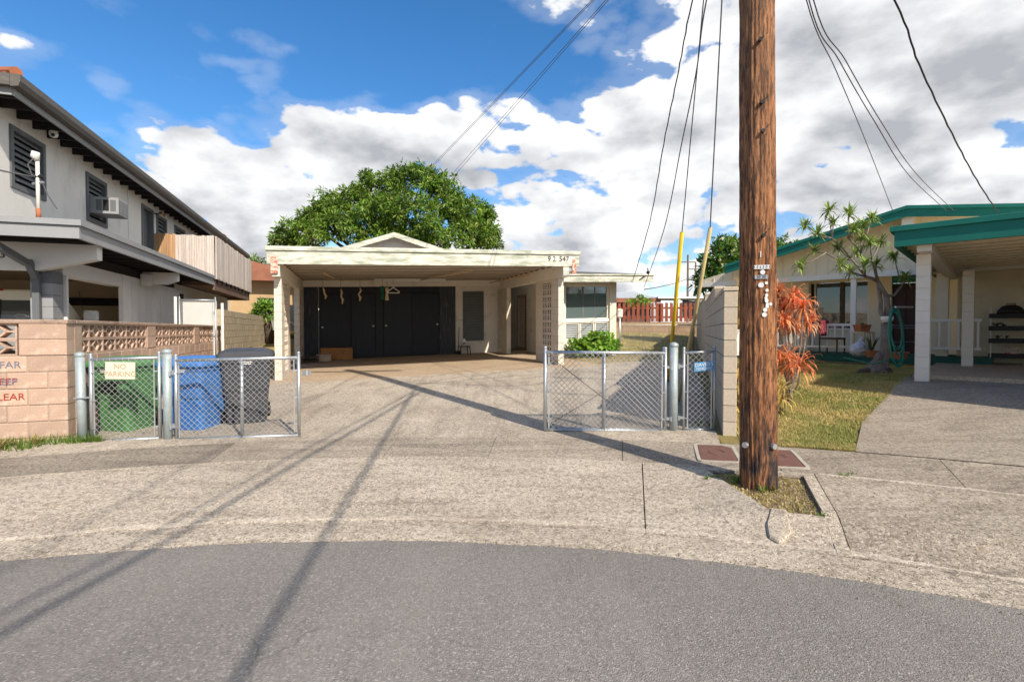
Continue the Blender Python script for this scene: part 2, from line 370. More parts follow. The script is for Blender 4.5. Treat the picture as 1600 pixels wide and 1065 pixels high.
M['shingle'] = mat('grey_shingle', (.15,.135,.12), .95, .2, 3, .3, 40, .6, 60, .01)
M['rust'] = mat('red_primer', (.62,.16,.10), .8, .2, 20, .2, 60, .3, dirt=((.75,.62,.5), .45, .6, 18))
M['cardboard'] = mat('cardboard', (.42,.20,.07), .85, .15, 5, .15, 40, .15, dirt=((.22,.10,.04), .58, .75, 9))
M['whiteplast'] = mat('white_plastic', (.78,.77,.74), .4, .04, 4, .03, 40, 0)
M['black'] = mat('black_metal', (.02,.02,.02), .5, bump=0)
M['wood'] = mat('brown_wood', (.30,.17,.08), .7, .15, 3, .15, 30, .2, stretch=(1,1,5))
M['batten'] = mat('bare_batten', (.55,.42,.27), .8, .12, 3, .1, 30, .2)
M['green_cloth'] = mat('green_cloth', (.01,.11,.05), .8, bump=0)
M['rope'] = mat('pale_rope', (.55,.42,.28), .9, .2, 20)
M['bin_green'] = mat('green_bin_plastic', (.08,.215,.075), .5, .1, 5, .08, 40, .15, 80, .003, dirt=((.14,.32,.13), .55, .8, 6))
M['bin_blue'] = mat('blue_bin_plastic', (.055,.19,.50), .5, .1, 5, .08, 40, .15, 80, .003, dirt=((.09,.25,.58), .55, .8, 6))
M['bin_grey'] = mat('charcoal_bin_plastic', (.055,.058,.066), .5, .12, 5, .08, 40, .15, 80, .003, dirt=((.09,.09,.095), .58, .8, 6))
M['rubber'] = mat('rubber', (.02,.02,.02), .8, bump=0)
M['bin_dark'] = mat('embossed_panel', (.012,.03,.014), .6, bump=0)
M['signwhite'] = mat('cream_sign', (.70,.66,.52), .7, .06, 8, .08, 60, 0, dirt=((.5,.44,.32), .58, .8, 9))
M['signred'] = mat('faded_sign_letters', (.47,.34,.21), .7, .1, 30, bump=0)
M['signblue'] = mat('blue_sign', (.09,.30,.55), .5, .1, 10, .05, 60, 0)
M['stucco'] = mat('pale_stucco', (.82,.80,.755), .9, .05, 1.5, .1, 60, .5, 70, .006, stretch=(1.6,1.6,.5), dirt=((.55,.52,.47), .54, .80, 1.6))
M['siding'] = mat('grey_white_siding', (.76,.75,.73), .8, .05, 2, .05, 40, .15, rnd=.03)
M['greytrim'] = mat('slate_grey_trim', (.135,.145,.155), .6, .08, 2, .06, 40, .1, dirt=((.24,.25,.255), .6, .8, 3))
M['greyfascia'] = mat('grey_fascia_paint', (.30,.31,.32), .6, .06, 2, .05, 40, .1, dirt=((.36,.37,.38), .62, .8, 4))
M['gutter'] = mat('brown_gutter', (.115,.105,.095), .55, .1, 2, .05, 40, .05, dirt=((.2,.18,.16), .6, .8, 3))
M['darkwood'] = mat('dark_rafter', (.030,.028,.027), .8, .1, 3, bump=.1)
M['redtile'] = mat('red_roof_tile', (.48,.17,.085), .85, .15, 4, .2, 40, .3, rnd=.1)
M['reed'] = mat('reed_screen', (.60,.53,.48), .9, .12, 4, .2, 60, .3, rnd=.16, stretch=(5,5,.5), dirt=((.42,.33,.27), .55, .75, 5))
M['reedo'] = mat('orange_reed', (.50,.30,.16), .9, .15, 4, .2, 60, .3, rnd=.2, stretch=(5,5,.5))
M['browntrim'] = mat('brown_balcony_trim', (.20,.125,.095), .8, .15, 4, .1, 40, .2)
M['tanin'] = mat('tan_interior', (.62,.52,.37), .9, .06, 2, .08, 60, .3)
M['truck'] = mat('silver_truck_paint', (.62,.64,.65), .25, .02, 2, 0, 40, 0, metal=.1, spec=.5, coat=.5)
M['truckroof'] = mat('cream_truck_paint', (.70,.66,.56), .3, .03, 2, 0, 40, 0, spec=.5, coat=.4)
M['chrome'] = mat('chrome', (.7,.72,.74), .15, .02, 2, 0, 40, 0, metal=1)
M['tealgreen'] = mat('teal_green_paint', (.010,.165,.125), .6, .08, 2, .05, 40, .12, rnd=.03, dirt=((.03,.23,.18), .62, .82, 3))
M['cream'] = mat('cream_siding', (.78,.68,.50), .8, .04, 2, .04, 40, .1, rnd=.02)
M['creampost'] = mat('cream_block_paint', (.80,.73,.62), .85, .04, 2, .06, 70, .4, 90, .003, rnd=.02)
M['creamwall'] = mat('tan_block_paint', (.76,.66,.47), .85, .04, 2, .06, 70, .35, 90, .003, rnd=.02)
M['creamrail'] = mat('pale_rail_paint', (.82,.77,.67), .7, .03, 2, .04, 40, .1)
M['soffit'] = mat('peach_soffit', (.82,.70,.50), .8, .04, 2, .04, 40, .1)
M['porchgreen'] = mat('dark_green_porch_paint', (.015,.095,.065), .6, .1, 2, .06, 40, .15)
M['doorred'] = mat('dark_red_door', (.055,.020,.016), .5, .1, 3, .05, 40, .1)
M['terracotta'] = mat('terracotta', (.42,.15,.07), .8, .12, 6, .1, 50, .2)
M['hose'] = mat('green_hose', (.02,.17,.125), .45, .1, 6, .05, 40, .05)
M['bark'] = mat('grey_bark', (.27,.225,.185), .95, .25, 6, .3, 40, .8, 30, .02, stretch=(2,2,1))
M['barkd'] = mat('dark_bark', (.12,.09,.065), .95, .3, 7, .3, 40, .9, 24, .03)
M['bag'] = mat('plastic_bag', (.62,.62,.66), .35, .1, 8, .1, 20, .5, 14, .05)
M['redfence'] = mat('red_stained_wood', (.30,.085,.045), .85, .15, 3, .2, 40, .3, rnd=.16, stretch=(4,4,.6))
M['stonewall'] = mat('tan_retaining_block', (.42,.29,.18), .95, .2, 4, .3, 40, .6, 40, .02, rnd=.1)
M['tarp'] = mat('dark_tarp', (.020,.024,.028), .7, .2, 3, bump=.2)
M['metalroof'] = mat('pale_metal_roof', (.48,.50,.52), .5, .06, 2, bump=.05, metal=.2)
M['farwall'] = mat('orange_tan_wall', (.48,.34,.19), .9, .08, 2)
M['farroof'] = mat('brown_red_roof', (.30,.13,.08), .9, .15, 3)
M['yellow'] = mat('yellow_guard_plastic', (.80,.52,.015), .45, .06, 5, .04, 40, .05)
M['tanguard'] = mat('tan_guard_plastic', (.56,.44,.20), .55, .1, 4, .06, 40, .05)
M['iron'] = mat('rusty_iron_cover', (.17,.085,.065), .8, .15, 8, .2, 60, .5, 60, .006)
M['coverframe'] = mat('pale_cover_collar', (.46,.41,.34), .9, .1, 8, .2, 60, .4)
M['tagmetal'] = mat('tag_metal', (.75,.75,.74), .4, .05, 20, bump=0, metal=.3)
M['ink'] = mat('dark_letters', (.03,.03,.03), .7, bump=0)
M['spray_red'] = mat('red_spray_paint', (.40,.045,.02), .85, .2, 30, .3, 120, .2)
M['spray_blue'] = mat('faded_blue_spray_paint', (.17,.19,.27), .85, .3, 30, .3, 120, .2)
M['spray_haze'] = mat('faint_red_overspray', (.52,.24,.17), .9, .2, 20, .3, 120, .2)
M['mango'] = leaf_mat('mango_leaf', (.06,.145,.014), (.20,.32,.04), (.34,.36,.11), .28)
M['bush'] = leaf_mat('bright_leaf', (.12,.30,.03), (.30,.50,.07), (.40,.55,.10), .35)
M['plumeria'] = leaf_mat('plumeria_leaf', (.035,.10,.015), (.13,.25,.04), (.36,.34,.10), .25)
M['blossom'] = leaf_mat('cream_blossom', (.70,.62,.35), (.80,.76,.58), None, .3)
M['dracaena'] = leaf_mat('dracaena_blade', (.16,.27,.05), (.36,.46,.11), (.55,.58,.24), .3)
M['ti'] = leaf_mat('ti_blade', (.70,.17,.08), (.88,.42,.17), (.92,.72,.40), .5, clump=3)
M['ti_dry'] = leaf_mat('dry_ti_blade', (.50,.36,.10), (.66,.48,.16), (.40,.28,.09), .35)
M['weed'] = leaf_mat('weed_blade', (.07,.16,.02), (.19,.30,.05), (.40,.36,.13), .35)
M['weed_y'] = leaf_mat('yellow_weed', (.38,.30,.10), (.58,.48,.22), (.25,.25,.06), .35)
M['potplant'] = leaf_mat('pot_leaf', (.03,.07,.02), (.10,.15,.05), (.20,.16,.09), .3)

# ---------------------------------------------------------------- ground
CX, CY = -1.0, -4.63
R_ROAD, R_GUT, R_SEAM, R_BACK = 8.25, 8.55, 10.1, 11.0
def pol(phi, r): p = R(phi); return (CX + r * math.sin(p), CY + r * math.cos(p))
def rphi(x, y): return math.hypot(x - CX, y - CY), math.degrees(math.atan2(x - CX, y - CY))
def sm(a, b, x): t = min(1, max(0, (x - a) / (b - a))); return t * t * (3 - 2 * t)
def ln(a, b, x): return min(1, max(0, (x - a) / (b - a)))
HA = (0.9531, 0.3027)
def hab(x, y): dx = x + 5.45; dy = y - 11.4; return dx * HA[0] + dy * HA[1], -dx * HA[1] + dy * HA[0]
def H(a, b, c): return (-5.45 + HA[0]*a - HA[1]*b, 11.4 + HA[1]*a + HA[0]*b, .33 + .03*a + .02*b + c)
def walkz(r, phi):
    w = sm(15.5, 19.5, phi)
    d = .015 * ln(R_ROAD, R_GUT, r) + .115 * ln(R_GUT, R_SEAM, r) + .03 * ln(R_SEAM, R_BACK, r)
    c = .015 * ln(R_ROAD, 8.6, r) + .11 * sm(8.6, 9.1, r) + .045 * ln(9.1, R_BACK, r)
    return (d * (1 - w) + c * w) + .0016 * phi * ln(9.5, 11, r)
def lotz(x, y):
    r, phi = rphi(x, y); a, b = hab(x, y); z0 = walkz(R_BACK, phi)
    zf = .33 + .03 * min(a, 11) + .02 * max(b, 0)
    if b > 9 or a > 8.5: zf += .065 * max(0, b - 4.5)
    d1 = max(0, r - R_BACK); d2 = max(0, -b)
    if a > 8.5: d2 = max(0, 1.5 - b)
    t = d1 / (d1 + d2 + 1e-6)
    return z0 + (zf - z0) * t
def rightz(x, y):
    r, phi = rphi(x, y); return walkz(R_BACK, phi) + .40 * sm(0, 1, (r - R_BACK) / 6.0)
def leftz(x, y):
    r, phi = rphi(x, y); return walkz(R_BACK, phi) + .28 * ln(11, 16, r)
def sheet(name, phis, r0, r1, nr, zf, off, m, thick=0, **kw):
    mb = MB(); vs = []; fs = []
    f0 = r0 if callable(r0) else (lambda p: r0); f1 = r1 if callable(r1) else (lambda p: r1)
    for p in phis:
        for j in range(nr + 1):
            r = f0(p) + (f1(p) - f0(p)) * j / nr; x, y = pol(p, r); vs.append((x, y, zf(x, y, r, p) + off))
    n = nr + 1
    for i in range(len(phis) - 1):
        for j in range(nr): fs.append((i*n+j, (i+1)*n+j, (i+1)*n+j+1, i*n+j+1))
    mb.add(vs, fs)
    o = part(name, mb, m, None, fix=False, smooth=not m.name.endswith('concrete'), kind='structure')
    me = o.data
    if me.polygons[0].normal.z < 0: me.flip_normals()
    if m.name.endswith('concrete') and name != 'side_yard':
        so = o.modifiers.new('thickness', 'SOLIDIFY'); so.thickness = .027; so.offset = -1
    return o
def fr(a, b, n): return [a + (b - a) * i / n for i in range(n + 1)]
g = MB(); g.add([(-600,-600,-.14),(600,-600,-.14),(600,900,-.14),(-600,900,-.14)], [(0,1,2,3)]); part('ground', g, M['ground'], kind='structure', fix=False)
g = MB(); ring = [(CX + 8.32*math.sin(R(k*3)), CY + 8.32*math.cos(R(k*3)), 0) for k in range(120)]
g.add([(CX, CY, .03)] + ring, [(0, (k+1) % 120 + 1, k+1) for k in range(120)]); road = part('road', g, M['asphalt'], kind='structure', fix=False)
if road.data.polygons[0].normal.z < 0: road.data.flip_normals()
g = MB(); g.add([(-4.5,-60,-.008),(3.5,-60,-.008),(3.5,CY-6,-.008),(-4.5,CY-6,-.008)], [(0,1,2,3)]); part('road', g, M['asphalt'], kind='structure', fix=False)
wz = lambda x, y, r, p: walkz(r, p)
def edge_r(p): return R_ROAD + .006 * math.sin(p*.7) + .004 * math.sin(p*2.3 + 1) + .004 * math.sin(p * 9.1)
gut = sheet('gutter', fr(-125, 125, 700), edge_r, R_GUT, 3, lambda x, y, r, p: walkz(r, p) - .007 * (1 - ln(R_ROAD, R_ROAD + .1, r)), .010, M['apron'])
def apron_top(p):
    if p <= 16.6: return R_SEAM - .008
    return R_SEAM - .008 + (9.02 - R_SEAM) * ln(16.6, 19.2, p)
sheet('driveway_apron', fr(-23.8, 13.3, 110), R_GUT + .006, apron_top, 14, wz, .010, M['apron'])
sheet('driveway_apron', fr(13.36, 21.55, 50), R_GUT + .006, apron_top, 14, wz, .011, M['apron'])
sheet('apron_strip', fr(22.15, 30.4, 24), R_GUT + .006, R_SEAM - .008, 14, wz, .010, M['walk'])
sheet('apron_strip', fr(30.55, 125, 140), R_GUT + .006, R_SEAM - .008, 14, wz, .010, M['walk'])
sheet('apron_strip', fr(-125, -23.95, 140), R_GUT + .006, R_SEAM - .008, 14, wz, .010, M['walk'])
cuts = [-125, -70, -52, -38, -24, -12.2, -2.2, 4.2, 12.2, 20.6, 28.4, 38, 48, 60, 125]
for c0, c1 in zip(cuts[:-1], cuts[1:]):
    sheet('sidewalk', fr(c0 + .02, c1 - .02, max(4, int((c1-c0)))), R_SEAM + .006, R_BACK, 5, wz, .010 + .002 * math.sin(c0 * 7), M['walk'])
sheet('sidewalk_bed', fr(-125, 125, 250), R_GUT - .05, R_BACK, 12, wz, -.030, M['seam'])
M['worn'] = concrete_mat('worn_joint_concrete', (.50,.435,.35), (.62,.545,.445), (.27,.22,.175), .47, .68, .55)
sheet('worn_joint', fr(-60, 60, 300), lambda p: R_GUT + .035 + .012*math.sin(p*1.3), lambda p: R_GUT + .085 + .02*math.sin(p*.9) + .012*math.sin(p*4.1), 1, wz, .0135, M['worn'])
sheet('worn_joint', fr(-60, 16.1, 200), lambda p: R_SEAM - .020, lambda p: R_SEAM + .012 + .008*math.sin(p*2.7), 1, wz, .0140, M['worn'])
sheet('worn_joint', fr(22.3, 60, 90), lambda p: R_SEAM - .030, lambda p: R_SEAM + .008 + .008*math.sin(p*2.7), 1, wz, .0140, M['worn'])
# planting pit round the pole
def pit_lo(p): return 9.02 + .0 if p > 19.2 else R_SEAM + (9.02 - R_SEAM) * ln(16.6, 19.2, p)
pit = sheet('planting_pit', fr(16.8, 21.55, 24), lambda p: pit_lo(p) + .01, R_SEAM - .10, 8, wz, -.022, M['soil'])
sheet('pit_edging', fr(16.2, 22.1, 20), R_SEAM - .10, R_SEAM - .002, 2, wz, .009, M['apron'])
sheet('pit_edging', [21.55, 22.1], R_GUT + .006, R_SEAM - .106, 8, wz, .012, M['apron'])
# lots
lz = lambda x, y, r, p: lotz(x, y)
def slab_r(p):
    r = 11.0
    while r < 30:
        a, b = hab(*pol(p, r))
        if b > -.30 and a < 8.35: return r
        if a >= 8.35 and b > -.30: return r + 1.0
        r += .03
    return r
drive = sheet('driveway', fr(-22.6, 17.9, 90), R_BACK + .006, slab_r, 26, lz, .006, M['drive'])
sheet('backyard', fr(-22.8, 18.7, 60), 11.0, 38, 60, lz, -.012, M['dryyard'])
sheet('front_lawn', fr(18.0, 70, 90), R_BACK + .006, 30, 50, lambda x, y, r, p: rightz(x, y), 0, M['lawn'])
sheet('side_yard', fr(-75, -21.6, 60), 11.006, 40, 30, lambda x, y, r, p: leftz(x, y), -.006, M['drive'])
# ---------------------------------------------------------------- block walls
_blk = {}
def block_mesh(l, h, t, m, bev=.006):
    """a block centred on x (length) from 0, y 0..t, z 0..h, with eased edges"""
    k = (round(l,3), round(h,3), round(t,3), m.name)
    if k not in _blk:
        b = bev; mb = MB(); rings = []
        for (y, i) in ((0, b), (b, 0), (t - b, 0), (t, b)):
            rings.append([(i, y, i), (l - i, y, i), (l - i, y, h - i), (i, y, h - i)])
        mb.loft(rings); me = mesh_of(mb, 'block', m); fixnorm(me); _blk[k] = me
    return _blk[k]
def courses(root, x0, x1, y, t, z0, n, h, m, bl=.4, j=.009, shift=0, axis='x', name='block'):
    """running bond along local x (or y) from x0 to x1"""
    for c in range(n):
        x = x0 - (0 if (c + shift) % 2 == 0 else bl / 2)
        while x < x1 - .03:
            a = max(x, x0); b = min(x + bl, x1)
            if b - a > .04:
                me = block_mesh(b - a - j, h - j, t, m)
                dy = rng.uniform(-.002, .002)
                if axis == 'x': inst(name, me, root, (a + j/2, y + dy, z0 + c*h + j/2))
                else: inst(name, me, root, (y + dy, a + j/2, z0 + c*h + j/2), R(90))
            x += bl
def breeze_mesh(w, h, t, m):
    """open screen block: frame, diamond and two struts; x 0..w, y 0..t, z 0..h"""
    mb = MB(); e = .018; d = .020
    mb.box(0, w, 0, t, 0, e); mb.box(0, w, 0, t, h - e, h); mb.box(0, e, .002, t - .002, e, h - e); mb.box(w - e, w, .002, t - .002, e, h - e)
    cx, cz = w/2, h/2; L = w * .24; V = h/2 - e * .4
    pts = [(cx - L, cz), (cx, cz + V), (cx + L, cz), (cx, cz - V)]
    for k in range(4):
        p, q = pts[k], pts[(k+1) % 4]
        mb.bar((p[0], t/2, p[1]), (q[0], t/2, q[1]), t - .012, d, up=(0,1,0)) if False else None
        dx, dz = q[0]-p[0], q[1]-p[1]; ll = math.hypot(dx, dz); nx, nz = -dz/ll*d/2, dx/ll*d/2
        mb.prism([(p[0]+nx, p[1]+nz), (p[0]-nx, p[1]-nz), (q[0]-nx, q[1]-nz), (q[0]+nx, q[1]+nz)], .005, t - .005, 'xz')
    mb.box(e - .002, cx - L, .007, t - .007, cz - d/2, cz + d/2); mb.box(cx + L, w - e + .002, .007, t - .007, cz - d/2, cz + d/2)
    me = mesh_of(mb, 'breeze_block', m); fixnorm(me); return me
YAW_L = R(18)
lw = empty('block_wall', (-5.45, 6.27, .08), YAW_L, 'salmon concrete block wall with pierced screen blocks and sprayed letters', 'wall')
B0 = 1.193 - .08
courses(lw, -3.2, 0, 0, .19, B0 - 6*.2, 6, .2, M['salmon'], shift=1)
bz = breeze_mesh(.40, .19, .14, M['salmon'])
for k in range(2):
    inst('block', block_mesh(.47, .19, .2, M['salmon']), lw, (-.475, -.004, B0 + .004 + k*.193))
    for i in range(6): inst('breeze_block', bz, lw, (-.905 - i*.405, .03, B0 + .004 + k*.193))
part('cap', MB().box(-3.25, .012, -.012, .21, .386, .436).map(lambda x, y, z: (x, y, z + B0)), M['salmon_cap'], lw, bevel=.008)
courses(lw, .19, 8.4, 0, .15, B0 - 6*.2, 6, .2, M['salmon'], axis='y')
bzs = breeze_mesh(.405, .19, .11, M['salmon'])
inst('block', block_mesh(.19, .386, .15, M['salmon']), lw, (-.003, .195, B0 + .003), R(90))
for s0 in (.20, 3.08, 5.94):
    for k in range(2):
        for i in range(6): inst('breeze_block', bzs, lw, (-.012, s0 + .004 + i*.41, B0 + .004 + k*.193), R(90))
for s0 in (2.665, 5.545):
    for k in range(2): inst('block', block_mesh(.40, .19, .17, M['salmon']), lw, (.004, s0 + .008, B0 + .004 + k*.193), R(90))
part('cap', MB().box(-.165, .012, .215, 8.42, .387, .435).map(lambda x, y, z: (x, y, z + B0)), M['salmon_cap'], lw, bevel=.008)
part('mortar', MB().box(-3.2, -.02, .012, .178, -.1, B0).box(-.145, -.012, .19, 8.4, -.1, B0), M['mortar'], lw)
def wl_pt(x, z): return Vector((-5.45, 6.27, 0)) + Vector((math.cos(YAW_L), math.sin(YAW_L), 0)) * x + Vector((math.sin(YAW_L), -math.cos(YAW_L), 0)) * .006 + Vector((0, 0, z))
for s, px, z, m, sz in (('FAR', -.56, 1.083, 'spray_blue', .115), ('KEEP', -.62, .885, 'spray_red', .115), ('KEEP', -.605, .880, 'spray_blue', .10), ('CLEAR', -.60, .700, 'spray_red', .115)):
    t = text_part('sprayed_lettering', s, sz, M[m], None, (0,0,0), (1,0,0), (0,0,1), thick=.001, sx=1.05)
    t.parent = lw; t.rotation_euler = (0, 0, 0); t.location = (px, -.0045 - (.0012 if m == 'spray_blue' and s == 'KEEP' else 0), z - .08)
# tan wall behind it
tw = empty('block_wall', Vector((-5.45, 6.27, .1)) + Vector((-.309, .951, 0)) * 8.2, YAW_L, 'tall tan block wall running back from the screen blocks', 'wall')
courses(tw, 0, 12, 0, .19, 0, 10, .198, M['tan'], axis='y', shift=1)
part('mortar', MB().box(-.175, -.014, .02, 12, -.2, 1.975), M['mortar'], tw)
# right stepped wall
YAW_R = -math.atan(.344)
rw = empty('block_wall', (2.59, 6.27, .06), YAW_R, 'grey tan block wall beside the small gate, its top stepping up', 'wall')
n0 = 9
courses(rw, .155, 2.4, 0, .15, -.03, n0, .2, M['tan_r'], axis='y') if False else None
def rcourse(y0, y1, n, z0=0): 
    for c in range(n):
        y = y0 - (0 if c % 2 == 0 else .2)
        while y < y1 - .03:
            a, b = max(y, y0), min(y + .4, y1)
            if b - a > .04: inst('block', block_mesh(b - a - .009, .191, .155, M['tan_r']), rw, (.155 + rng.uniform(-.002,.002), a + .0045, z0 + c*.2 + .0045), R(90))
            y += .4
rcourse(0, 2.4, 9, .12); rcourse(2.4, 7.2, 10, .12)
part('foundation', MB().box(-.006, .162, -.012, 21, -.1, .118), M['tan_r'], rw)
part('far_blocks', MB().box(0, .155, 7.205, 13.6, .12, 2.32).box(0, .155, 13.6, 20.8, .12, 2.52), M['tan_r'], rw)
part('mortar', MB().box(.012, .143, .012, 2.4, .1, 1.90).box(.012, .143, 2.4, 7.2, .1, 2.10), M['tan_r_mortar'], rw)
for y0, y1, z in ((0, 2.39, 1.92), (2.40, 7.19, 2.12), (7.2, 13.59, 2.325), (13.6, 20.8, 2.525)):
    part('cap', MB().box(-.008, .163, y0 - .008, y1, z, z + .05), M['tan_r'], rw, bevel=.006)

# ---------------------------------------------------------------- gates, posts
def post(px, Y, z0, h, r, label, lean=0):
    x = (px - 800) / 800 * Y; o = empty('gate_post', (x, Y, z0), 0, label, 'post', 'gate posts')
    part('shaft', MB().tube([(0,0,-.1),(lean,0,h-.02)], r, 18), M['galvpost'], o, smooth=True)
    part('cap', MB().tube([(lean,0,h-.05),(lean,0,h-.045),(lean,0,h-.012),(lean,0,h),(lean,0,h+.012)], [r+.001,r+.005,r+.005,r*.8,r*.3], 18), M['galvpost'], o, smooth=True)
    part('footing', MB().tube([(0,0,-.05),(0,0,.012),(0,0,.02)], [.13,.12,.10], 12), M['apron'], o)
    return o
p1 = post(126.5, 6.25, .085, 1.14, .05, 'thick grey gate post against the salmon wall corner', -.02)
p2 = post(260.5, 6.34, .095, 1.165, .051, 'thick grey post between the small left gate and the left gate leaf')
p3 = post(1053, 6.57, .165, 1.17, .053, 'thick grey domed post between the right gate leaf and the small right gate')
def gate(label, A, B, z0a, z0b, h, mids=(), fold=None, brace=True, ext=.03, r=.021, lugs=True):
    """chain-link gate from A to B (x, y); bottom heights z0a, z0b"""
    A = Vector((A[0], A[1], z0a)); B = Vector((B[0], B[1], z0b)); d = B - A; W = Vector((d.x, d.y, 0)).length
    o = empty('chain_link_gate', A, 0, label, 'gate', 'chain link gates')
    dx = Vector((d.x, d.y, 0)).normalized(); nrm = Vector((-dx.y, dx.x, 0))
    def P(s, z, n=0): t = s / W; return A + d * t + Vector((0,0,z)) + nrm * n
    def panel(n, first=True):
        for s in (0, W):
            part('stile', MB().tube([P(s, -.02, n), P(s, h + ext, n)], r, 10).sphere(P(s, h + ext, n), r*1.15, 8, 5), M['galv'], o, W=True, smooth=True)
        part('top_rail', MB().tube([P(0, h - .03, n), P(W, h - .03, n)], r, 10), M['galv'], o, W=True, smooth=True)
        part('bottom_rail', MB().tube([P(0, .04, n), P(W, .04, n)], r, 10), M['galv'], o, W=True, smooth=True)
        for s in mids: part('mid_stile', MB().tube([P(s, .04, n), P(s, h - .03, n)], r, 10), M['galv'], o, W=True, smooth=True)
        # mesh
        mb = MB(); p = .072; x0, x1, za, zb = r + .03, W - r - .03, .055, h - .045; w = .0036; hh = zb - za; ww = x1 - x0
        k = -hh
        i = 0
        while k < ww:
            for sgn in (1, -1):
                # z = za + (x - x0 - k)  or mirrored
                s0 = max(0, k); s1 = min(ww, k + hh)
                if s1 - s0 < .02: continue
                u0, u1 = s0 - k, s1 - k
                if sgn < 0: q0, q1 = hh - u0, hh - u1
                else: q0, q1 = u0, u1
                mb.bar(P(x0 + s0, za + q0, n - .024 + sgn*.0022), P(x0 + s1, za + q1, n - .024 + sgn*.0022), w, w, up=nrm)
            k += p
        part('chain_mesh', mb, M['wire'], o, W=True, fix=False, kind='stuff')
        for s in (x0 - .004, x1 + .004): part('tension_bar', MB().bar(P(s, .06, n - .026), P(s, h - .05, n - .026), .014, .005, up=nrm), M['wire'], o, W=True)
        tb = MB()
        # twisted knuckles along top and bottom
        for e in range(int(ww / p)):
            for z, q in ((zb, 1), (za, -1)): tb.bar(P(x0 + e*p + .034, z - .004*q, n - .024), P(x0 + e*p + .036, z + .028*q, n - .02), .006, .006, up=nrm)
        part('wire_knuckles', tb, M['wire'], o, W=True, fix=False, kind='stuff')
        for s in (r, W - r):
            for z in (.18, .5, .82):
                sg = 1 if s < W/2 else -1
                part('band', MB().bar(P(s - sg*r, z*h, n - .0), P(s + sg*.035, z*h, n - .026), .022, .016), M['galv'], o, W=True)
    panel(0)
    if brace:
        m = mids[0] if mids else W
        part('truss_rod', MB().tube([P(.03, h - .06, -.03), P(m, h*.42, -.03), P(W - .03, .07, -.03)], .0045, 5), M['cablegrey'], o, W=True)
    if fold:
        panel(fold, False)
        if brace: part('truss_rod', MB().tube([P(.03, .07, fold + .02), P(W*.5, h*.5, fold + .02), P(W - .03, h - .07, fold + .02)], .0045, 5), M['cablegrey'], o, W=True)
        for z in (.16, .84):
            part('fold_hinge', MB().bar(P(W, z*h, 0), P(W, z*h, fold), .03, .05), M['galv'], o, W=True)
    return o, P
def X(px, Y): return (px - 800) / 800 * Y
ga, GA = gate('small chain link gate with the cream no parking sign', (X(141, 6.26), 6.26), (X(248, 6.34), 6.34), .10, .12, 1.07, brace=False)
part('drop_hook', MB().bar(GA(-.16, .58, -.06), GA(0, .58, -.025), .03, .012).bar(GA(-.16,.58,.05), GA(0,.58,.02), .03, .012), M['galv'], ga, W=True)
gb, GB = gate('folded chain link gate leaf in front of the blue and charcoal bins', (X(274, 6.34), 6.34), (X(466, 6.44), 6.44), .105, .135, 1.05, mids=(.79,))
gc, GC = gate('folded chain link gate leaf at the right of the driveway opening', (X(852, 6.62), 6.62), (X(1040, 6.56), 6.56), .175, .165, 1.07, mids=(.76,), fold=.075)
gd, GD = gate('narrow chain link gate with the blue sign beside the stepped wall', (X(1069, 6.56), 6.56), (X(1117, 6.50), 6.50), .18, .20, 1.06, brace=False, r=.017)
for G, s in ((GB, -.05), (GC, 1.56), (GA, .89), (GD, -.06)):
    pass
for (o, G, s0, s1) in ((gb, GB, -.11, .0), (gc, GC, 1.55, 1.66), (ga, GA, .86, .97), (gd, GD, -.13, .0)):
    for z in (.2, .86): part('hinge', MB().bar(G(s0, z, 0), G(s1, z, 0), .05, .03).tube([G((s0+s1)/2, z - .03, -.03), G((s0+s1)/2, z + .03, -.03)], .014, 8), M['galv'], o, W=True)
part('latch', MB().bar(GB(1.55, .82, -.05), GB(1.62, .82, .02), .05, .05).tube([GB(1.6,.80,-.04), GB(1.6,.86,-.04)], .03, 8), M['galv'], gb, W=True)
sg = part('parking_sign', MB().hexa([GA(.19,.80,-.045),GA(.53,.785,-.045),GA(.53,.785,-.040),GA(.19,.80,-.040),GA(.195,1.01,-.045),GA(.535,.995,-.045),GA(.535,.995,-.040),GA(.195,1.01,-.040)]), M['signwhite'], W=True,
     label='small cream NO PARKING sign wired to the small left gate', cat='sign')
gx = (GA(1, 0) - GA(0, 0)).normalized()
for s, z in (('NO', .945), ('PARKING', .855)):
    text_part('lettering', s, .088, M['signred'], sg, GA(.362, z, -.0475), gx + Vector((0,0,-.04)), (0.02,0,1), thick=.002, sx=1.0)
sd = part('fence_sign', MB().hexa([GD(.12,.785,-.042),GD(.36,.80,-.042),GD(.36,.80,-.037),GD(.12,.785,-.037),GD(.115,.90,-.042),GD(.355,.915,-.042),GD(.355,.915,-.037),GD(.115,.90,-.037)]), M['signblue'], W=True,
     label="small blue DAVID'S FENCING plate on the narrow right gate", cat='sign')
gx = (GD(1, 0) - GD(0, 0)).normalized()
text_part('lettering', "DAVID'S", .062, M['whiteplast'], sd, GD(.237, .872, -.0445), gx + Vector((0,0,.06)), (0,0,1), thick=.002)
text_part('lettering', 'FENCING', .044, M['whiteplast'], sd, GD(.237, .822, -.0445), gx + Vector((0,0,.06)), (0,0,1), thick=.002)

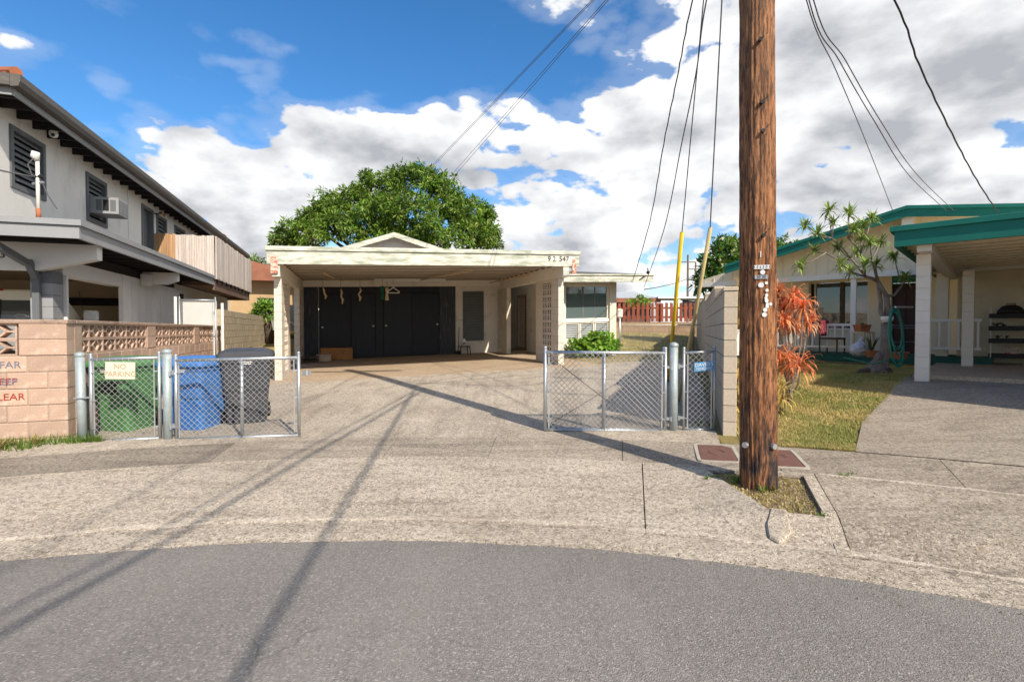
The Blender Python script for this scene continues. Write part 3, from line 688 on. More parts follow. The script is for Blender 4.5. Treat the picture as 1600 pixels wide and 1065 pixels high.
# ---------------------------------------------------------------- wheeled bins
def rr(w, d, r, z, n=3, ox=0, oy=0):
    pts = []
    for cx, cy, a0 in ((w/2-r, d/2-r, 0), (-w/2+r, d/2-r, 90), (-w/2+r, -d/2+r, 180), (w/2-r, -d/2+r, 270)):
        for k in range(n+1): a = R(a0 + 90*k/n); pts.append((ox + cx + r*math.cos(a), oy + cy + r*math.sin(a), z))
    return pts
def wheeled_bin(px, Y, z0, rz, m, label, h=1.02, w=.60, d=.72, panel=None, tip=0):
    o = empty('wheeled_bin', (X(px, Y), Y, z0), R(rz), label, 'bin', 'wheeled rubbish bins')
    b = MB().loft([rr(w*.74, d*.70, .06, .02), rr(w*.76, d*.72, .07, .05), rr(w*.84, d*.80, .07, h*.45), rr(w*.86, d*.84, .06, h*.46), rr(w*.95, d*.94, .06, h*.80), rr(w, d*.98, .06, h*.82), rr(w, d*.98, .06, h*.875)])
    part('body', b, m, o, smooth=False, bevel=.006)
    for s in (-.24, -.08, .08, .24):
        part('rib', MB().hexa([(s*w-.012,-d*.365,.08),(s*w+.012,-d*.365,.08),(s*w+.012,-d*.34,.08),(s*w-.012,-d*.34,.08),(s*w*1.1-.012,-d*.418,h*.42),(s*w*1.1+.012,-d*.418,h*.42),(s*w*1.1+.012,-d*.37,h*.42),(s*w*1.1-.012,-d*.37,h*.42)]), m, o)
    lid = part('lid', MB().loft([rr(w*1.08, d*1.08, .06, h*.87), rr(w*1.10, d*1.10, .06, h*.885), rr(w*1.09, d*1.09, .06, h*.92), rr(w*.98, d*.98, .09, h*.965), rr(w*.7, d*.7, .1, h*.995), rr(w*.3, d*.3, .05, h*1.0)]), m, o)
    for s in (-.2, .0, .2): part('ridge', MB().box(s*w-.03, s*w+.03, -d*.42, d*.40, h*.955, h*.985), m, lid, bevel=.012)
    part('handle', MB().tube([(-w*.45, d*.5, h*.84), (-w*.45, d*.62, h*.88), (w*.45, d*.62, h*.88), (w*.45, d*.5, h*.84)], .018, 8), m, o, smooth=True)
    for s in (-1, 1):
        wh = part('wheel', MB().tube([(s*w*.36, d*.36, .13), (s*(w*.36+.05), d*.36, .13)], .13, 18), M['rubber'], o)
        part('hub', MB().tube([(s*(w*.36+.045), d*.36, .13), (s*(w*.36+.058), d*.36, .13)], .06, 12), M['bin_grey'], wh)
    part('axle', MB().tube([(-w*.36, d*.36, .13), (w*.36, d*.36, .13)], .012, 6), M['black'], o)
    if panel: part('embossed_panel', MB().hexa([(-.17*w-.05,-d*.425,h*.50),(.15*w+.05,-d*.425,h*.50),(.15*w+.05,-d*.41,h*.50),(-.17*w-.05,-d*.41,h*.50),(-.17*w-.05,-d*.462,h*.70),(.15*w+.05,-d*.462,h*.70),(.15*w+.05,-d*.44,h*.70),(-.17*w-.05,-d*.44,h*.70)]), panel, o)
    for k in range(3): part('caption', MB().box(-.09 + k*.012, .10 - k*.015, -d*.494, -d*.488, h*(.845-.022*k), h*(.855-.022*k)), M['whiteplast'], o)
    return o
wheeled_bin(202, 6.98, .13, -10, M['bin_green'], 'green wheeled bin behind the small left gate', panel=M['bin_dark'])
wheeled_bin(308, 7.05, .13, -4, M['bin_blue'], 'blue wheeled bin behind the left gate leaf')
wheeled_bin(386, 7.45, .155, 24, M['bin_grey'], 'charcoal wheeled bin right of the blue one', h=1.09, w=.66, d=.78)

# ---------------------------------------------------------------- utility pole
PX, PY = 2.19, 4.52
pb = walkz(9.69, 19.2) - .03
pole = empty('utility_pole', (PX, PY, pb), 0, 'tall weathered brown wooden utility pole at the kerb', 'pole')
mb = MB(); rings = []
for i in range(161):
    z = -.1 + i * 9.6 / 160; rad = .150 - .0030*z; lx = -.0135*z; ring_ = []
    for k in range(120):
        a = 6.28319*k/120; q = rad + .0030*math.sin(a*23 + 1.9*math.sin(z*1.3 + a*3)) + .0026*math.sin(a*41 + 2.4*math.sin(z*2.1 + a*5)) + .0022*math.sin(a*9 + z*.8) + .0022*math.sin(z*9 + a*7)*math.sin(a*17) + rng.uniform(-.0014,.0014)
        ring_.append((lx + q*math.cos(a), q*math.sin(a), z))
    rings.append(ring_)
part('shaft', mb.loft(rings), M['pole'], pole, smooth=True)
def on_pole(px, py, off=.0):
    z = at(px, py, PY - .15).z; zz = z - pb; lx = PX - .0135*zz; rad = .150 - .003*zz + .004 + off
    x = (px - 800) / 800 * (PY - .14) ; s = max(-.9, min(.9, (x - lx) / rad)); return Vector((lx + rad*s, PY - rad*math.sqrt(1 - s*s), z)), Vector((s, -math.sqrt(1-s*s), 0))
def plate(name, px, py, w, h, m, rnd=False):
    c, n = on_pole(px, py); t = Vector((-n.y, n.x, 0)); t = t if t.x > 0 else -t
    mb = MB()
    if rnd: mb.tube([c, c + n*.006], w/2, 14)
    else: mb.hexa([c - t*w/2 - Vector((0,0,h/2)), c + t*w/2 - Vector((0,0,h/2)), c + t*w/2 - Vector((0,0,h/2)) + n*.005, c - t*w/2 - Vector((0,0,h/2)) + n*.005, c - t*w/2 + Vector((0,0,h/2)), c + t*w/2 + Vector((0,0,h/2)), c + t*w/2 + Vector((0,0,h/2)) + n*.005, c - t*w/2 + Vector((0,0,h/2)) + n*.005])
    return part(name, mb, m, pole, W=True), c, n, t
pt, c, n, t = plate('number_plate', 1189, 417, .125, .033, M['tagmetal'])
text_part('lettering', '1 0 6 5 0 1', .030, M['ink'], pt, c + n*.007, t, (0,0,1), thick=.001)
pt, c, n, t = plate('number_plate', 1188, 432.5, .10, .032, M['galv'])
text_part('lettering', '30 30', .032, M['ink'], pt, c + n*.007, t, (0,0,1), thick=.001)
c, n = on_pole(1187, 397.5); t = Vector((-n.y, n.x, 0)); text_part('digit', '1', .075, M['tagmetal'], pole, c + n*.004, t if t.x > 0 else -t, (0,0,1), thick=.003)
for px, py, w in ((1190,425,.040),(1188,445,.046),(1195.5,442,.024),(1196.5,453.5,.026),(1196,461,.026),(1195,465.5,.024),(1196,469.5,.032),(1197,475,.026),(1202.5,475,.028),(1197,478.5,.030),(1194,484,.036),(1193,491.5,.040)):
    plate('inspection_tag', px, py, w, w, M['tagmetal'], True)
for px, py, dx in ((1183,62,-1),(1188,205,-1),(1190,368,-1),(1186,160,1)):
    c, n = on_pole(px, py); c2, _ = on_pole(px + 12, py - 13)
    part('bolt', MB().tube([c, c + n*.03], .016, 8), M['black'], pole, W=True)
    part('crack', MB().tube([c + n*.0, (c+c2)/2, c2], [.004,.006,.002], 5), M['black'], pole, W=True)
for px, py in ((1170, 698), (1209, 697)):
    c, n = on_pole(px, py); part('bolt', MB().tube([c, c + n*.025], .026, 8), M['galv'], pole, W=True)
part('crossarm', MB().box(-1.3, 1.1, -.06, .06, 9.0, 9.12), M['pole'], pole)

# ---------------------------------------------------------------- overhead wires
def wire(p0, p1, sag, r, label, m='cable', n=28, name='overhead_wire', wob=0):
    p0 = Vector(p0); p1 = Vector(p1); pts = []
    for i in range(n + 1):
        t = i / n; p = p0.lerp(p1, t); p.z -= sag * 4 * t * (1 - t); p.x += wob * math.sin(i * 2.4); pts.append(p)
    return part(name, MB().tube(pts, r, 6), M[m], W=True, smooth=True, label=label, cat='wire', group='overhead wires')
ptop = lambda z: Vector((PX - .0135*z, PY, z))
# level pair crossing the left half of the sky to a far pole
for k, (a, b, y0) in enumerate((((925,0),(669,265),11), ((928,0),(673,264),11), ((947,0),(688,293),10.6), ((951,0),(692,295),10.6))):
    A = at(a[0], a[1], y0); Bp = at(b[0], b[1], y0 * (516 - a[1]) / (516 - b[1]))
    d = Bp - A
    wire(A - d * .9, A + d * 2.2, 0, .007, ('upper', 'second', 'third', 'lowest')[k] + ' of the four thin wires rising over the mango tree', 'cablegrey')
def via(p0, end, px, r, label, m='cable', y0=0, **kw):
    """wire from the pole to an end point, sagging so that it leaves the top of the view near px"""
    best = None
    for s in range(0, 130):
        sag = s * .05
        for i in range(1, 200):
            t = i / 200; p = Vector(p0).lerp(Vector(end), t); p.z -= sag*4*t*(1-t)
            if p.y > .5:
                y = 516 - (p.z - 1.5) / p.y * 800
                if y > y0:
                    x = 800 + p.x / p.y * 800; e = abs(x - px)
                    if best is None or e < best[0]: best = (e, sag)
                    break
    return wire(p0, end, best[1], r, label, m, **kw)
H_EAVE = Vector(H(10.95, 2.15, 2.62))
def wire_px(ztop, end, pts, r, label, m='cable', wob=0):
    """wire hung from the pole to a point at depth; its sag follows the sampled pixels in its own vertical plane"""
    E = at(*end); P0 = ptop(ztop); out = [P0]
    for px, py in pts:
        u = (px - 800) / 800; d = E - P0; t = (u * P0.y - P0.x) / (d.x - u * d.y); out.append(at(px, py, P0.y + d.y * t))
    out.append(E); dense = []
    n = len(out)
    for k in range(n - 1):
        p0, p1, p2, p3 = out[max(k-1, 0)], out[k], out[k+1], out[min(k+2, n-1)]
        for q in range(8):
            t = q / 8; p = .5 * ((2*p1) + (p2 - p0)*t + (2*p0 - 5*p1 + 4*p2 - p3)*t*t + (3*p1 - p0 - 3*p2 + p3)*t**3); p.x += wob*math.sin((k*8+q)*2.4); dense.append(p)
    dense.append(E)
    return part('overhead_wire', MB().tube(dense, r, 6), M[m], W=True, smooth=True, label=label, cat='wire', group='overhead wires')
wire_px(6.6, (988, 441, 16.6), [(1082,0),(1060,112),(1037,225),(1015,348)], .010, 'twisted wire dropping from the pole to the low eave corner', wob=.005)
wire_px(6.2, (1006, 449, 17.2), [(1104,0),(1088,112),(1065,225),(1037,360)], .009, 'thin wire ending beside the low eave corner', 'cablegrey')
wire_px(6.6, (1399, 340, 13.6), [(1260,0),(1307,112),(1352,219)], .007, 'thin wire falling to the left slope of the green gable', 'cablegrey')
wire_px(6.9, (1490, 338, 13.2), [(1264,0),(1312,96),(1367,191),(1423,277)], .007, 'left of the paired wires running to the green roof', 'cablegrey')
wire_px(6.9, (1500, 338, 13.0), [(1271,0),(1322,96),(1377,191),(1433,273)], .007, 'right of the paired wires running to the green roof', 'cablegrey')
wire_px(6.4, (1560, 333, 11.0), [(1397,0),(1436,101),(1487,208),(1526,281)], .0125, 'thick black twisted cable ending on the green roof edge', wob=.007)
# cables that run back over the road and throw the long shadows on it
def behind(h, s0, s1, r, label):
    sx = .8046 * math.cos(SUN_EL) ; k = 1 / math.tan(SUN_EL)
    f = lambda s, hh: Vector((s[0] + SUN_AZ[0]*k*hh, s[1] + SUN_AZ[1]*k*hh, hh))
    return wire(ptop(h), f(s1, h - .4), .0, r, label)
behind(6.05, None, (-.55, -3.2), .024, 'thick cable running back over the road, the right one')
behind(5.75, None, (-3.05, -5.0), .022, 'cable running back over the road, left of the thick one')
behind(5.95, None, (-3.3, -5.2), .013, 'thin cable running back close beside the left one')
behind(8.7, None, (-2.6, -3.5), .014, 'highest cable running back over the road')
# guy wires and their guards
def guy(anchor, toph, t_guard, m, r, label, wlabel, bend=None):
    A = Vector(anchor); T = ptop(toph)
    g = A.lerp(T, t_guard)
    pts = [A] + ([Vector(bend)] if bend else []) + [g]
    part('guy_guard', MB().tube(pts, r, 12), M[m], W=True, smooth=True, label=label, cat='guy guard')
    part('guy_wire', MB().tube([g - (T-g)*.01, T], .008, 6), M['cablegrey'], W=True, label=wlabel, cat='wire', group='overhead wires')
guy((3.30, 10.8, lotz(3.3, 10.8)), 9.0, .32, 'yellow', .034, 'bright yellow plastic guard leaning up behind the domed gate post', 'guy wire rising out of the yellow guard')
A = at(1058, 640, 8.6); T0 = at(1110, 356, 6.9); K0 = at(1085, 498, 7.75)
part('guy_guard', MB().tube([A, at(1070, 570, 8.2), K0, T0], .026, 12), M['tanguard'], W=True, smooth=True, label='tan plastic guard leaning up behind the narrow right gate', cat='guy guard')
part('guy_wire', MB().tube([T0 + (K0-T0)*.02, at(1128, 0, 5.9), ptop(7.6)], .008, 6), M['cablegrey'], W=True, label='guy wire rising out of the tan guard', cat='wire', group='overhead wires')

# ---------------------------------------------------------------- meter covers
for lab, c in (('rusty rectangular meter cover left of the pole', (1121, 708)), ('rusty rectangular meter cover half hidden right of the pole', (1218, 716))):
    z = .19
    for _ in range(4):
        s = (c[1] - 516) / (1.5 - z); Y = 800 / s; x = (c[0] - 800) / s; r_, p_ = rphi(x, Y); z = walkz(r_, p_) + .010
    o = empty('meter_cover', (x, Y, z), R(-16), lab, 'meter cover', 'meter covers in the sidewalk')
    part('collar', MB().loft([rr(.43,.72,.06,-.03), rr(.43,.72,.06,.006), rr(.36,.65,.03,.006), rr(.36,.65,.03,-.02)], cap=False), M['coverframe'], o)
    o.rotation_euler = (R(2.0), R(-1.2), R(-16))
    lidp = part('lid', MB().box(-.175,.175,-.32,.32,-.03,.003), M['iron'], o, bevel=.004)
    part('ring', MB().tube([(.075*math.cos(k*.4), .11*math.sin(k*.4)+.02, .003) for k in range(13)], .006, 5), M['iron'], lidp)
# ---------------------------------------------------------------- the house with the carport
house = empty('house', H(3.8, .0, 0), 0, 'single storey white house with a wide flat carport and low front gable', 'house')
def hp(name, mb, m, parent=None, **kw): return part(name, mb, m if not isinstance(m, str) else M[m], parent or house, T=H, **kw)
bx = lambda *a: MB().box(*a)
hp('slab', bx(-.1, 8.2, -.29, 8, -.25, 0), 'slab', bevel=.01)
hp('slab_joint', bx(-.08, 8.18, 2.9, 2.912, 0, .002), 'seam')
roof = hp('carport_roof', bx(.03, 7.57, .06, 6.8, 2.86, 2.95), 'deck')
hp('fascia', bx(0, 7.6, 0, .045, 2.64, 2.94), 'fascia', roof, bevel=.004)
hp('fascia_cap', bx(-.03, 7.63, -.035, .06, 2.942, 3.04), 'fascia', roof, bevel=.006)
hp('side_fascia', bx(-.005, .04, .048, 6.8, 2.66, 2.94), 'fascia', roof); hp('side_fascia', bx(7.56, 7.605, .048, 6.8, 2.66, 2.94), 'fascia', roof)
hp('side_cap', bx(-.03, .06, .062, 6.85, 2.945, 3.035), 'fascia', roof); hp('side_cap', bx(7.54, 7.63, .062, 6.85, 2.945, 3.035), 'fascia', roof)
for k in range(13): hp('joist', MB().prism([(.30 + k*.5, 2.858), (.35 + k*.5, 2.72), (.55 + k*.5, 2.72), (.60 + k*.5, 2.858)], .05, 7.55, 'yz'), 'ceiling', roof)
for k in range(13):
    hp('rib_shade_strip', bx(.27, 7.14, .338 + k*.5, .349 + k*.5, 2.712, 2.742), 'deck', roof)  # dark strips drawn along the ribs in place of their shade lines
    for a in (.262, 7.10): hp('rib_end', bx(a, a + .045, .36 + k*.5, .54 + k*.5, 2.70, 2.719), 'farroof', roof)
for a in (.10, 7.15): hp('beam', bx(a, a + .16, .05, 6.4, 2.37, 2.718), 'ceiling', roof, bevel=.005)
hp('beam', bx(.26, 7.15, 6.1, 6.20, 2.50, 2.718), 'ceiling', roof)
for a in (.085, 7.40):
    hp('red_end_board', bx(a, a + .14, -.012, .046, 2.44, 2.80) if a < 1 else bx(a, a + .11, -.012, .046, 2.46, 2.82), 'rust', roof)
    hp('beam_end', bx(a + .0, a + .17, .048, .10, 2.40, 2.64) if a < 1 else bx(a - .25, a - .08, .02, .06, 2.40, 2.638), 'fascia', roof)
fx = (HA[0], HA[1], .03)
for s, a, col in (('9', 6.86, 'ink'), ('2', 7.00, 'cablegrey'), ('547', 7.28, 'ink')):
    text_part('house_number', s, .19, M[col], house, Vector(H(a - .12, -.006, 2.83)), fx, (0,0,1), thick=.01)
# columns: block piers with screen blocks between them
def bz_house(w, h, t):
    mb = MB(); e = .022
    mb.box(0,w,0,t,0,e).box(0,w,0,t,h-e,h).box(0,e,.002,t-.002,e,h-e).box(w-e,w,.002,t-.002,e,h-e)
    mb.box(w/2-.018,w/2+.018,.004,t-.004,e-.001,h-e+.001); mb.box(e-.001,w/2-.018,.005,t-.005,h/2-.014,h/2+.014).box(w/2+.018,w-e+.001,.005,t-.005,h/2-.018,h/2+.018)
    for sx in (e, w-e-.035):
        for sz in (h*.27, h*.73-.03): mb.box(sx, sx+.035, .006, t-.006, sz, sz+.03)
    return mb
def column(a0, b0, b1, s0, s1, t=.16):
    hb = 2.37
    for c in range(12):
        z0 = c*.1975; z1 = min(z0 + .1975, hb)
        for u, v in ((b0, s0), (s1, b1)):
            j = .0025; hp('block', bx(a0 + (.0015 if c % 2 else 0), a0 + t, u + j, v - j, z0 + j, z1 - j), 'cmu')
    for c in range(6):
        for k in range(2):
            w = (s1 - s0) / 2; z = .13 + c*.357
            hp('screen_block', bz_house(w - .006, .335, t - .012).map(lambda x, y, z_, k=k, w=w, z=z: (a0 + .006 + y, s0 + .003 + k*w + x, z + z_)), 'cmu')
    hp('hole_shade_plate', bx(a0 + .042, a0 + t - .042, s0 + .02, s1 - .02, .14, 2.26), 'holeshade')  # dark plate added so the screen holes read as shaded
    hp('pier_base', bx(a0 + .004, a0 + t - .004, s0, s1, 0, .128), 'cmu'); hp('pier_head', bx(a0 + .004, a0 + t - .004, s0, s1, 2.27, 2.368), 'cmu')
    for c in range(5): hp('bed_joint', bx(a0 + .006, a0 + t - .006, s0, s1, .13 + .335 + c*.357 + .002, .13 + (c+1)*.357 - .002), 'cmu')
column(7.15, .35, 2.12, .88, 1.60); column(7.15, 5.15, 6.75, 5.75, 6.35)
column(.10, .35, 2.10, .88, 1.60); column(.10, 4.80, 6.30, 5.35, 5.95)
# closet wall at the back
for i, (a0, a1) in enumerate(((.27, .50), (.503, .73))): hp('wall_panel', bx(a0, a1, 6.22, 6.34, 0, 2.855), 'navy2')
hp('wall', bx(.75, 5.51, 6.33, 6.45, 0, 2.85), 'navy')
for a0, a1 in ((2.64, 2.89), (4.91, 5.10), (5.104, 5.30), (5.304, 5.505)): hp('wall_panel', bx(a0, a1, 6.26, 6.33, 0, 2.855), 'navy2' if a0 > 3 else 'navy')
hp('door_head', bx(.76, 4.90, 6.27, 6.33, 2.27, 2.855), 'navy')
for a0, a1, b0, ka in ((.79, 1.79, 6.285, .86), (1.82, 2.62, 6.265, 2.55), (2.91, 3.90, 6.265, 2.99), (3.91, 4.89, 6.285, 4.82)):
    d = hp('closet_door', bx(a0, a1, b0, b0 + .045, .03, 2.255), 'navy', bevel=.004)
    kk = MB(); kk.tube([(ka, b0, 1.12), (ka, b0 - .03, 1.12), (ka, b0 - .035, 1.12), (ka, b0 - .06, 1.12), (ka, b0 - .068, 1.12)], [.012,.012,.034,.036,.015], 10)
    hp('knob', kk, 'knob', d, smooth=True)
# white wall, louvre window
hp('wall', bx(5.51, 5.75, 6.31, 6.45, 0, 2.85), 'housewhite'); hp('wall', bx(6.64, 7.15, 6.31, 6.45, 0, 2.85), 'housewhite')
hp('wall', bx(5.75, 6.64, 6.315, 6.45, 0, .42), 'housewhite'); hp('wall', bx(5.75, 6.64, 6.315, 6.45, 2.36, 2.85), 'housewhite')
def louvre(T, a0, a1, b, z0, z1, n, m, parent, back='black', depth=.07, frame='housewhite', par=None):
    wd = part('window', MB().box(a0, a1, b + .10, b + .12, z0, z1), M[back], parent, T=T)
    f = .035
    for q in ((a0, a0 + f, z0, z1), (a1 - f, a1, z0, z1), (a0 + f, a1 - f, z0, z0 + f), (a0 + f, a1 - f, z1 - f, z1)):
        part('frame', MB().box(q[0], q[1], b - .012, b + .098, q[2], q[3]), M[frame], wd, T=T)
    h = (z1 - z0 - 2*f) / n
    for k in range(n):
        z = z0 + f + h*k
        part('slat', MB().hexa([(a0+f,b+.005,z),(a1-f,b+.005,z),(a1-f,b+.012,z-.003),(a0+f,b+.012,z-.003),(a0+f,b+depth,z+h*.93),(a1-f,b+depth,z+h*.93),(a1-f,b+depth+.007,z+h*.93),(a0+f,b+depth+.007,z+h*.93)]), M[m], wd, T=T)
    return wd
louvre(H, 5.75, 6.64, 6.30, .42, 2.36, 18, 'slat', house)
hp('sill', bx(5.72, 6.67, 6.25, 6.31, .36, .418), 'housewhite')
# passage and the security door in the side wall of the wing
hp('wall', bx(7.16, 8.2, 8.0, 8.12, 0, 2.85), 'housewhite')
for q in ((2.7, 5.96, 0, 2.75), (7.06, 8.1, 0, 2.75), (5.96, 7.06, 2.18, 2.75)): hp('wall', bx(8.2, 8.34, q[0], q[1], q[2], q[3]), 'housewhite')
sd_ = hp('security_door', bx(8.26, 8.28, 6.02, 7.0, .04, 2.14), 'cablegrey')
for q in ((5.965, 6.10, .03, 2.17), (6.95, 7.055, .03, 2.17), (6.10, 6.95, 2.08, 2.17), (6.10, 6.95, .03, .14)): hp('frame', bx(8.17, 8.25, *q), 'wood' if q[0] < 6 else 'batten', sd_)
mb = MB()
for k in range(-22, 10):
    for sgn in (1, -1):
        y0 = 6.1 + k*.115; pts = []
        zA, zB = .14, 2.08; s = (zB - zA) * .75
        ya, yb = (y0, y0 + s) if sgn > 0 else (y0 + s, y0)
        def clipz(y): return zA + (y - ya) / (yb - ya) * (zB - zA)
        lo, hi = max(min(ya, yb), 6.1), min(max(ya, yb), 6.95)
        if hi - lo > .02: mb.bar((8.235 + .004*sgn, lo, clipz(lo)), (8.235 + .004*sgn, hi, clipz(hi)), .030, .008, up=(1,0,0))
hp('grille', mb, 'housewhite', sd_, kind='stuff')
hp('door_step', bx(7.6, 8.19, 5.9, 7.1, 0, .03), 'slab')
# right wing
hp('wall', bx(8.35, 10.2, 2.72, 2.86, -.3, .52), 'housewhite'); hp('wall', bx(9.96, 10.2, 2.66, 2.86, -.3, 2.45), 'cmu')
hp('wall', bx(8.2, 8.36, 2.66, 2.86, -.3, 2.6), 'cmuw'); hp('wall', bx(10.06, 10.2, 2.87, 12, -.5, 2.5), 'cmuw')
hp('wall', bx(8.36, 9.96, 2.72, 2.86, 2.30, 2.45), 'housewhite'); hp('wall', bx(8.36, 9.96, 2.70, 2.86, 1.10, 1.20), 'housewhite')
wn_ = hp('window', bx(8.40, 9.92, 2.80, 2.82, 1.23, 2.29), 'glassg')
for q in ((8.36, 8.42, 1.2, 2.3), (9.90, 9.96, 1.2, 2.3), (8.42, 9.90, 1.2, 1.235), (8.42, 9.90, 2.265, 2.3)): hp('frame', bx(q[0], q[1], 2.75, 2.80, q[2], q[3]), 'housewhite', wn_)
hp('inner_frame', bx(9.02, 9.07, 2.79, 2.80, 1.235, 2.265), 'greytrim', wn_); hp('inner_frame', bx(9.46, 9.49, 2.79, 2.80, 1.235, 2.265), 'greytrim', wn_)
hp('blind', bx(9.10, 9.44, 2.786, 2.79, 1.75, 2.16), 'cmu', wn_) if False else None
for k in range(3):
    a0 = 8.38 + k*.53; louvre(H, a0, a0 + .51, 2.74, .53, 1.09, 7, 'slatw', house, 'cablegrey')
wroof = hp('wing_roof', MB().hexa([(7.7,1.95,2.55),(11.1,1.95,2.55),(11.1,9,3.25),(7.7,9,3.25),(7.7,1.95,2.60),(11.1,1.95,2.60),(11.1,9,3.33),(7.7,9,3.33)]), 'shingle')
hp('eave_board', bx(7.68, 11.12, 1.90, 1.945, 2.36, 2.56), 'fascia', wroof, bevel=.004); hp('eave_cap', bx(7.66, 11.14, 1.86, 1.95, 2.562, 2.605), 'fascia', wroof)
hp('soffit', bx(7.7, 11.08, 1.95, 2.70, 2.44, 2.47), 'wood', wroof)
hp('rake_board', MB().hexa([(11.10,1.95,2.38),(11.14,1.95,2.38),(11.14,9,3.08),(11.10,9,3.08),(11.10,1.95,2.61),(11.14,1.95,2.61),(11.14,9,3.34),(11.10,9,3.34)]), 'fascia', wroof)
hp('wire_bracket', MB().tube([H(0,0,0) if False else (10.9,1.95,2.5),(10.9,1.86,2.62),(10.9,1.9,2.8)], .02, 6).sphere((10.9,1.88,2.66), .06, 8, 5).tube([(10.9,1.88,2.6),(10.7,1.87,2.5),(10.6,1.9,2.42)], .018, 6), 'black', wroof)
# body and the gable behind
hp('wall', bx(-.2, 8.2, 8.2, 16, -.3, 3.3), 'housewhite')
gz0, gz1, gc_ = 3.48, 4.56, 3.4
gw = hp('gable_wall', MB().prism([(-.1, gz0 - .4), (6.9, gz0 - .4), (6.9, gz0), (gc_, gz1 - .02), (-.1, gz0)], 8.0, 8.12), 'siding')
for k in range(28):
    a = .02 + k*.25; zt = gz1 - .05 - abs(a - gc_)*.3143
    hp('batten', bx(a, a + .05, 7.975, 8.0, gz0 - .3, zt), 'siding', gw)
for s in (-1, 1):
    e_ = (gc_ + s*3.75, gz0 - .10)
    rp = hp('roof_slope', MB().hexa([(gc_,7.55,gz1+.04),(e_[0],7.55,e_[1]+.04),(e_[0],16,e_[1]+.04),(gc_,16,gz1+.04),(gc_,7.55,gz1+.09),(e_[0],7.55,e_[1]+.09),(e_[0],16,e_[1]+.09),(gc_,16,gz1+.09)]), 'shingle')
    hp('barge_board', MB().hexa([(gc_,7.52,gz1-.10),(e_[0],7.52,e_[1]-.10),(e_[0],7.56,e_[1]-.10),(gc_,7.56,gz1-.10),(gc_,7.52,gz1+.09),(e_[0],7.52,e_[1]+.09),(e_[0],7.56,e_[1]+.09),(gc_,7.56,gz1+.09)]), 'fascia', rp)
hp('gable_vent', MB().tube([(4.3 + .32*math.cos(R(k*18)), 7.975, 3.72 + .22*math.sin(R(k*18))) for k in range(11)], .035, 6), 'whiteplast', gw)
hp('low_roof', MB().hexa([(-.6,6.8,3.0),(7.7,6.8,3.0),(7.7,12,3.6),(-.6,12,3.6),(-.6,6.8,3.06),(7.7,6.8,3.06),(7.7,12,3.66),(-.6,12,3.66)]), 'shingle')
# ceiling fittings
hp('fluorescent_lamp', bx(2.55, 4.95, 5.2, 5.3, 2.60, 2.71), 'whiteplast')
hp('batten_strip', MB().bar((4.9, .9, 2.60), (4.1, 5.2, 2.66), .05, .035), 'batten'); hp('batten_strip', MB().bar((1.1, 1.8, 2.60), (1.3, 4.4, 2.66), .05, .035), 'batten')
hp('batten_strip', MB().bar((6.9, 2.0, 2.58), (6.6, 5.4, 2.58), .05, .04), 'batten')
# things hung from the carport ceiling
def hang(name, px, b, z_top, label, cat, build, m):
    rho = (px - 800) / 800; a = (5.45 + HA[1]*b + rho * (11.4 + HA[0]*b)) / (HA[0] - rho * HA[1])
    o = empty(name, H(a, b, z_top), R(17.6), label, cat); build(o); return o
def ropeb(L, bend):
    def f(o):
        part('cord', MB().tube([(0,0,0),(0,0,-L*.45)], .006, 5), M['cablegrey'], o)
        part('wood_piece', MB().tube([(0,0,-L*.42),(.03,0,-L*.55),(-.01+bend,0,-L*.7),(.04+bend,.01,-L*.85),(.015+bend,0,-L)], [.012,.030,.024,.036,.016], 7), M['rope'], o, smooth=True)
    return f
hang('hanging_driftwood', 505, 4.2, 2.63, 'curled driftwood piece hung at the left of the carport', 'ornament', ropeb(.62, .05), None)
hang('hanging_driftwood', 533, 4.0, 2.63, 'longest driftwood piece hung in the middle of the three', 'ornament', ropeb(.78, .02), None)
hang('hanging_driftwood', 563, 4.0, 2.63, 'short driftwood piece hung nearest the lamp', 'ornament', ropeb(.70, -.03), None)
def hanger(o):
    part('cord', MB().tube([(0,0,0),(0,0,-.18)], .006, 5), M['cablegrey'], o)
    part('frame', MB().tube([(0,0,-.16),(.03,0,-.20),(0,0,-.25),(-.2,0,-.40),(-.18,0,-.43),(.18,0,-.43),(.2,0,-.40),(0,0,-.25)], .016, 6), M['whiteplast'], o)
hang('clothes_hanger', 615, 4.6, 2.63, 'white clothes hanger hung in the carport', 'hanger', hanger, None)
def clothb(m, w, L):
    def f(o):
        mb = MB(); rings = []
        for i in range(6): rings.append([(x + .01*math.sin(i*1.3 + x*30), .012*math.sin(x*40 + i), -L*i/5) for x in (-w/2, -w/6, w/6, w/2)] + [(x + .01*math.sin(i*1.3 + x*30), .012*math.sin(x*40 + i) + .012, -L*i/5) for x in (w/2, w/6, -w/6, -w/2)])
        part('cloth', mb.loft(rings), M[m], o, smooth=True); part('cord', MB().tube([(0,0,.22),(0,0,0)], .005, 5), M['cablegrey'], o)
    return f
hang('hanging_cloth', 598, 4.6, 2.42, 'dark green cloth strip hung beside the white hanger', 'cloth', clothb('green_cloth', .11, .42), None)
hang('hanging_cloth', 605, 4.6, 2.38, 'pale cloth strip hung beside the white hanger', 'cloth', clothb('rope', .10, .42), None)
def onfloor(px, b):
    rho = (px - 800) / 800; a = (5.45 + HA[1]*b + rho * (11.4 + HA[0]*b)) / (HA[0] - rho * HA[1]); return a
a = onfloor(526, 6.0); o = empty('cardboard_box', H(a, 6.0, .002), R(17.6), 'long orange brown cardboard box against the dark closet door', 'box')
